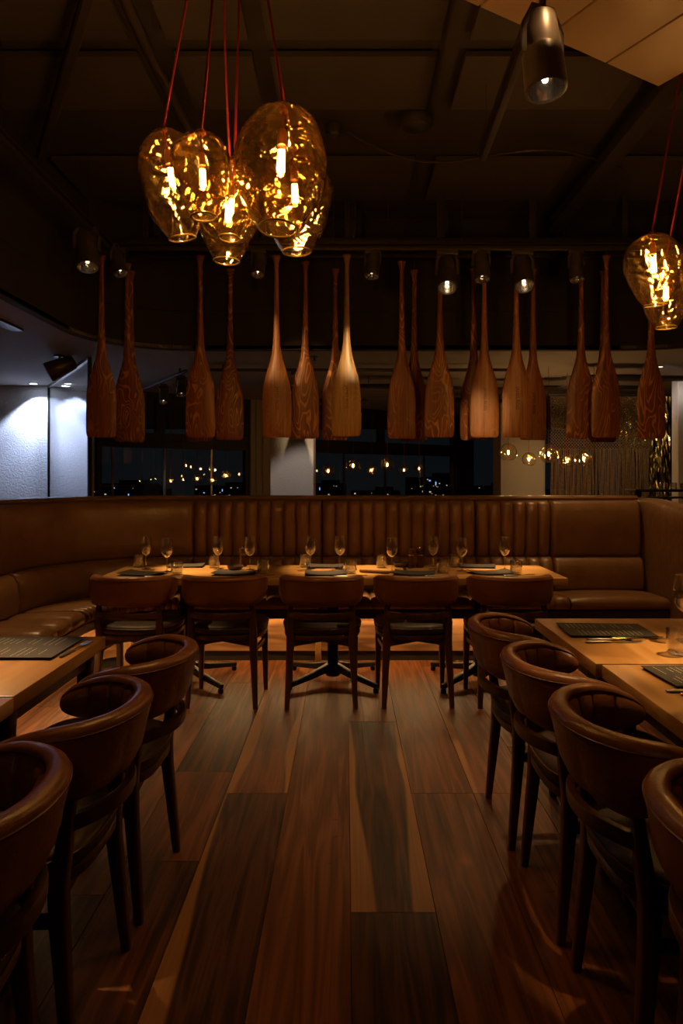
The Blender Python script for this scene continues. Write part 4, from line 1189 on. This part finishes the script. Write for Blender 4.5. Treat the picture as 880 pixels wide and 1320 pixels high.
# small globes; the two window groups stand in for reflections in the glass
def globe(lb, px, py, rp_, Y, group, seed):
    p = at(px, py, Y); r = rp_/F*Y
    t = thing('globe_pendant', lb, 'pendant lamp', (p.x, p.y, p.z), 0, group)
    b = MB(); b.lathe([(r*math.sin(PI*i/14)*(1 if i < 13 else 1), r*math.cos(PI*i/14)) for i in range(0, 13)], 20)
    for v in b.bm.verts:
        d = noise.noise(v.co*14+Vector((seed*3.7,0,0))); v.co *= 1+.10*d
    b.build('glass_globe', M['globe_glass'], t, ang=80)
    b = MB(); b.lathe([(0,r*.22),(r*.10,r*.18),(r*.12,0),(r*.09,-r*.22),(0,-r*.28)], 10); b.build('bulb', M['small_fil'], t)
    MB().lathe([(0,r*.6),(r*.12,r*.58),(r*.14,r*.22),(0,r*.22)], 10).build('socket', M['copper'], t)
    MB().tube([(0,0,r*.55),(0,0,LZ-p.z)], .0028, 5).build('cord', M['red_cord'], t)
    if px > 640:
        ld = bpy.data.lights.new('bulb_light', 'POINT'); ld.energy = 5; ld.color = WARM; ld.shadow_soft_size = .02
        lo = bpy.data.objects.new('bulb_light', ld); COL.objects.link(lo); lo.parent = t
GG = 'small glass globes by the cream column'
for i, (px, py, r_, Y, lb) in enumerate([(655,583,11.5,7.3,'leftmost globe'),(681.5,592,9,7.5,'second globe, smaller'),(707,585,12,7.2,'third globe, the tallest'),(730.5,594,9,7.6,'fourth globe, small'),(752,591,11,7.4,'rightmost globe')]):
    globe(lb+' of the five lit globe pendants by the cream column', px, py, r_, Y, GG, i)
GG = 'small globes as middle window reflections'  # mirror images in the middle panes, modelled as hanging globes
for i, (px, py, r_, Y) in enumerate([(423,607,8,9.9),(455,600,9.5,9.7),(479,606,6.5,10.2),(499,599,9,9.8),(520.5,606,6.5,10.3),(540,604,6.5,10.4)]):
    globe(['leftmost','second','third','fourth','fifth','rightmost'][i]+' of the six lit globes standing in for reflections in the middle window', px, py, r_, Y, GG, i+10)
GG = 'small globes as left window reflections'  # mirror images in the left panes, modelled as tiny hanging globes
for i, (px, py, r_, Y) in enumerate([(220,620,5,8.9),(236,618,4,9.0),(254,617,5.5,8.95),(274,619,6,9.1),(291,613,6.5,9.2),(308,611,4,9.5)]):
    globe(['leftmost','second','third','fourth','fifth','rightmost'][i]+' of the six tiny lit globes standing in for reflections in the left window', px, py, r_, Y, GG, i+20)

# ------------------------------------------------------------------ ceiling equipment
# rotated tan panel at upper right
t = thing('ceiling_panel', 'large tan slatted ceiling panel hanging at an angle at upper right', 'ceiling panel', (1.46,3.19,3.2), 0)
an = math.atan2(-.496,-.868)
t.rotation_euler = (0,0,an)
for k in range(8):
    MB().box((.18+k*.362, 1.25, .03), (.352, 2.5, .05), bev=.003).build('plank', M['tan_panel'], t)
    if k == 0: pass
for x in (.5, 2.2):
    for y in (.4, 2.0): MB().tube([(x,y,.05),(x,y,CZ-3.2)], .005, 6).build('suspension_rod', M['wire'], t)
# pipe, beams, cables
tag(MB().tube([(-1.03,1.6,3.62),(-1.04,3.72,3.62),(-1.02,3.80,3.60),(-.99,4.9,3.60)], .028, 12).build('ceiling_pipe', M['dark_steel']), 'thin dark pipe running along the ceiling left of the pendants', 'pipe')
b = MB(); b.tube([(-.9,2.6,3.60),(-1.21,3.18,3.60),(-2.10,4.70,3.60)], .03, 8, sq=True); tag(b.build('ceiling_beam', M['bulkhead']), 'dark diagonal beam under the ceiling at upper left', 'beam')
b = MB(); b.box((1.83,3.6,3.60), (.12,5.1,.09), bev=.004); tag(b.build('ceiling_duct', M['bulkhead']), 'dark square duct running back along the ceiling at upper right', 'duct')
pts = [(-.0+.1*i, 4.45+.18*math.sin(i*.35)+.02*i, 3.64-.09*math.sin(PI*i/20)) for i in range(21)]
tag(MB().tube(pts, .008, 6).build('ceiling_cable', M['dark_steel']), 'loose grey cable drooping below the ceiling behind the round speaker', 'cable')
for (px, py, Y, d, nm, lb) in [(535,158,4.42,.115,'ceiling_speaker','round dark ceiling speaker at top centre-right'),(429,155,4.5,.055,'smoke_detector','small round smoke detector on the ceiling right of the large pendant')]:
    p = at(px, py, Y)
    o = thing(nm, lb, 'speaker' if 'speaker' in nm else 'smoke detector', (p.x, Y, CZ-.05))
    MB().lathe([(0,.0),(d,0),(d,-.03),(d*.85,-.055),(d*.8,-.05),(0,-.05)], 32).build('housing', M['bulkhead'], o)
    MB().lathe([(0,-.05),(d*.7,-.05),(d*.5,-.065),(0,-.07)], 32).build('grille', M['black_paint'], o)
p = at(405,453,6.6)
o = thing('sprinkler_head', 'small sprinkler head below the pale ceiling between the tan and pale paddles', 'sprinkler', (p.x, 6.6, LZ))
MB().lathe([(0,0),(.035,0),(.032,-.008),(.01,-.012),(.008,-.04),(0,-.04)], 16).build('body', M['dark_steel'], o)
MB().lathe([(0,-.040),(.022,-.040),(.022,-.043),(0,-.043)], 16).build('deflector', M['dark_steel'], o)
# far track with spotlights under the low ceiling
def rail2(lb, a, b_, z):
    a, b_ = Vector(a), Vector(b_); c = (a+b_)/2; L_ = (b_-a).length; an = math.atan2(b_.y-a.y, b_.x-a.x)
    t = thing('lighting_rail', lb, 'lighting rail', (c.x, c.y, z), an)
    MB().box((0,0,.0), (L_,.036,.03), bev=.003).build('track', M['lamp_black'], t)
    for x in (-L_*.4, L_*.4): MB().cyl((x,0,(LZ-z)/2+.005), .012, LZ-z-.02, 10).build('mount', M['lamp_black'], t)
    return t
rail2('far lighting rail slanting away below the pale ceiling at left', (-2.80,9.0), (-1.66,7.1), 2.50)
rail2('far lighting rail running crosswise behind the paddles', (-1.6,7.05), (1.7,7.05), 2.50)
for (px, py, Y, e, lb, ls) in [(183,522,8.75,0,'tiny lit far spotlight at the left end of the slanting rail','spot_lens_w'),(211,509,8.1,0,'far lit spotlight in the middle of the slanting rail','spot_lens_w'),(234,499,7.4,0,'far dark spotlight nearest on the slanting rail','spot_lens_d')]:
    p = at(px, py, Y)
    spotlight(lb, (p.x,p.y,p.z), R(-24), R(10), lens=ls, scale=1.15, rail_z=2.485, group='far track spotlights')
spotlight('far spotlight on the crosswise rail above the white column', (-.53,7.05,2.28), R(-32), R(180-8), lens='spot_lens_w', scale=.8, rail_z=2.485, energy=16, size=70, color=(1,.82,.68), group='far track spotlights')
# ceiling loudspeaker at left
p = at(77,474,6.55)
o = thing('loudspeaker', 'black tilted loudspeaker fixed under the blue-lit ceiling at left', 'speaker', (p.x, p.y, p.z))
hb = MB(); hb.lathe([(0,.15),(.05,.15),(.070,.13),(.098,-.10),(.092,-.12),(.08,-.12),(0,-.125)], 28)
h = hb.build('cabinet', M['lamp_black'], o); h.rotation_euler = (R(-62), 0, R(-68))
MB().tube([(0,0,LZ-p.z),(0,0,.03)], .014, 10).build('bracket', M['lamp_black'], o)
MB().cyl((0,0,LZ-p.z-.008), .055, .016, 20).build('mounting_plate', M['lamp_black'], o)
# downlights in the neighbouring room
for i, (px, lb) in enumerate([(43,'left of the two cold white recessed downlights above the pale wall'),(87.5,'right of the two cold white recessed downlights above the pale wall')]):
    Y = 8.47; p = at(px, 497, Y)
    o = thing('downlight', lb, 'downlight', (p.x, Y, LZ), 0, 'recessed downlights')
    MB().lathe([(.045,-.001),(.062,-.001),(.062,-.006),(.045,-.006)], 28, closed=True).build('trim_ring', M['steel_brush'], o)
    MB().lathe([(0,-.002),(.043,-.002),(.043,-.004),(0,-.004)], 28).build('lens', M['down_lens'], o)
    ld = bpy.data.lights.new('down_beam', 'SPOT'); ld.energy = 140; ld.color = (.60,.71,1.); ld.spot_size = R(104); ld.spot_blend = .35; ld.shadow_soft_size = .03
    lo = bpy.data.objects.new('down_beam', ld); COL.objects.link(lo); lo.parent = o; lo.location = (0,0,-.02); lo.rotation_euler = (R(6),0,0)
# ceiling slot grille at far left (low ceiling edge)
o = tag(MB().box((-2.60,4.75,LZ-.008), (.10,1.3,.02), bev=.003).build('air_grille', M['dark_steel']), 'slim dark air grille in the low ceiling at the left edge', 'grille')
# dark acoustic baffles under the low ceiling at right
for i, (x, y, L_, rz, lb) in enumerate([(.7,7.9,1.5,8,'nearest dark baffle behind the palest paddle'),(2.6,8.0,1.9,-4,'long dark baffle above the macrame curtain'),(1.5,9.2,1.9,12,'dark baffle behind the swirl-grained paddle'),(3.1,7.2,1.7,6,'dark baffle right of the rightmost paddles'),(-.4,9.3,1.4,-8,'dark baffle above the white column top')]):
    st = []
    for k in range(13):
        f = -1+2*k/12; w_ = .14*math.sqrt(max(.01,1-f*f)); h_ = .030*math.sqrt(max(.02,1-f*f))
        st.append([(f*L_/2, w_*math.cos(2*PI*j/12), h_*math.sin(2*PI*j/12)) for j in range(12)])
    t = thing('ceiling_baffle', lb, 'baffle', (x,y,2.44), R(rz), 'dark ceiling baffles')
    MB().sweep(st).build('slab', M['frame_dark'], t)
    for s_ in (-1,1): MB().tube([(s_*L_*.3,0,.02),(s_*L_*.3,0,LZ-2.44)], .004, 6).build('suspension_rod', M['wire'], t)

# ------------------------------------------------------------------ unseen lights: spots for tables and paddles, added far-room spots and fill
def point(loc, e, col=WARM, r=.1):
    ld = bpy.data.lights.new('fill_light', 'POINT'); ld.energy = e; ld.color = col; ld.shadow_soft_size = r
    lo = bpy.data.objects.new('fill_light', ld); COL.objects.link(lo); lo.location = loc; return lo
def spot(loc, tgt, e, size, col=WARM, blend=.5, r=.03):
    ld = bpy.data.lights.new('unseen_spot', 'SPOT'); ld.energy = e; ld.color = col; ld.spot_size = R(size); ld.spot_blend = blend; ld.shadow_soft_size = r
    lo = bpy.data.objects.new('unseen_spot', ld); COL.objects.link(lo); lo.location = loc
    lo.rotation_euler = (Vector(tgt)-Vector(loc)).to_track_quat('-Z','Y').to_euler(); return lo
# left rail spots outside the frame and spots above the aisle light the side tables and the paddles
spot((-1.85,3.4,3.1), (-1.27,2.25,.75), 480, 20, blend=1.)
spot((2.1,2.6,3.1), (1.22,2.38,.75), 480, 20, blend=1.)
spot((-1.84,2.3,3.1), at(352,450,5.62), 330, 10, WARM, 1.)
spot((.80,2.2,3.2), at(458,455,5.62), 1150, 8, (1,.70,.36), 1.)
spot((.80,2.0,3.2), at(618,545,5.77), 520, 9, (1,.6,.25), 1.)
spot((.8,2.2,3.2), (0,4.6,.75), 35, 24)
spot((2.6,7.6,LZ-.02), (3.4,9.1,1.7), 75, 95, (1,.62,.28), .8, .1)  # added to brighten the macrame curtain
spot((3.3,7.2,LZ-.02), (4.0,7.9,1.9), 60, 80, (1,.85,.75), .8, .1)  # added to brighten the right white column
point((0,-1.2,2.6), 5, WARM, .25)  # added warm fill behind the viewer, no lamp modelled

for (x, y, lb) in ((2.6,7.6,'added warm downlight in the low ceiling to light the macrame curtain'),(3.3,7.2,'added warm downlight in the low ceiling to light the right white column')):  # fixtures added where the two far-room helper spots sit
    o = thing('downlight', lb, 'downlight', (x, y, LZ), 0, 'added warm downlights')
    MB().lathe([(.040,-.001),(.055,-.001),(.055,-.006),(.040,-.006)], 28, closed=True).build('trim_ring', M['dark_steel'], o)
    MB().lathe([(0,-.002),(.038,-.002),(.038,-.004),(0,-.004)], 28).build('lens', M['spot_lens_d'], o)
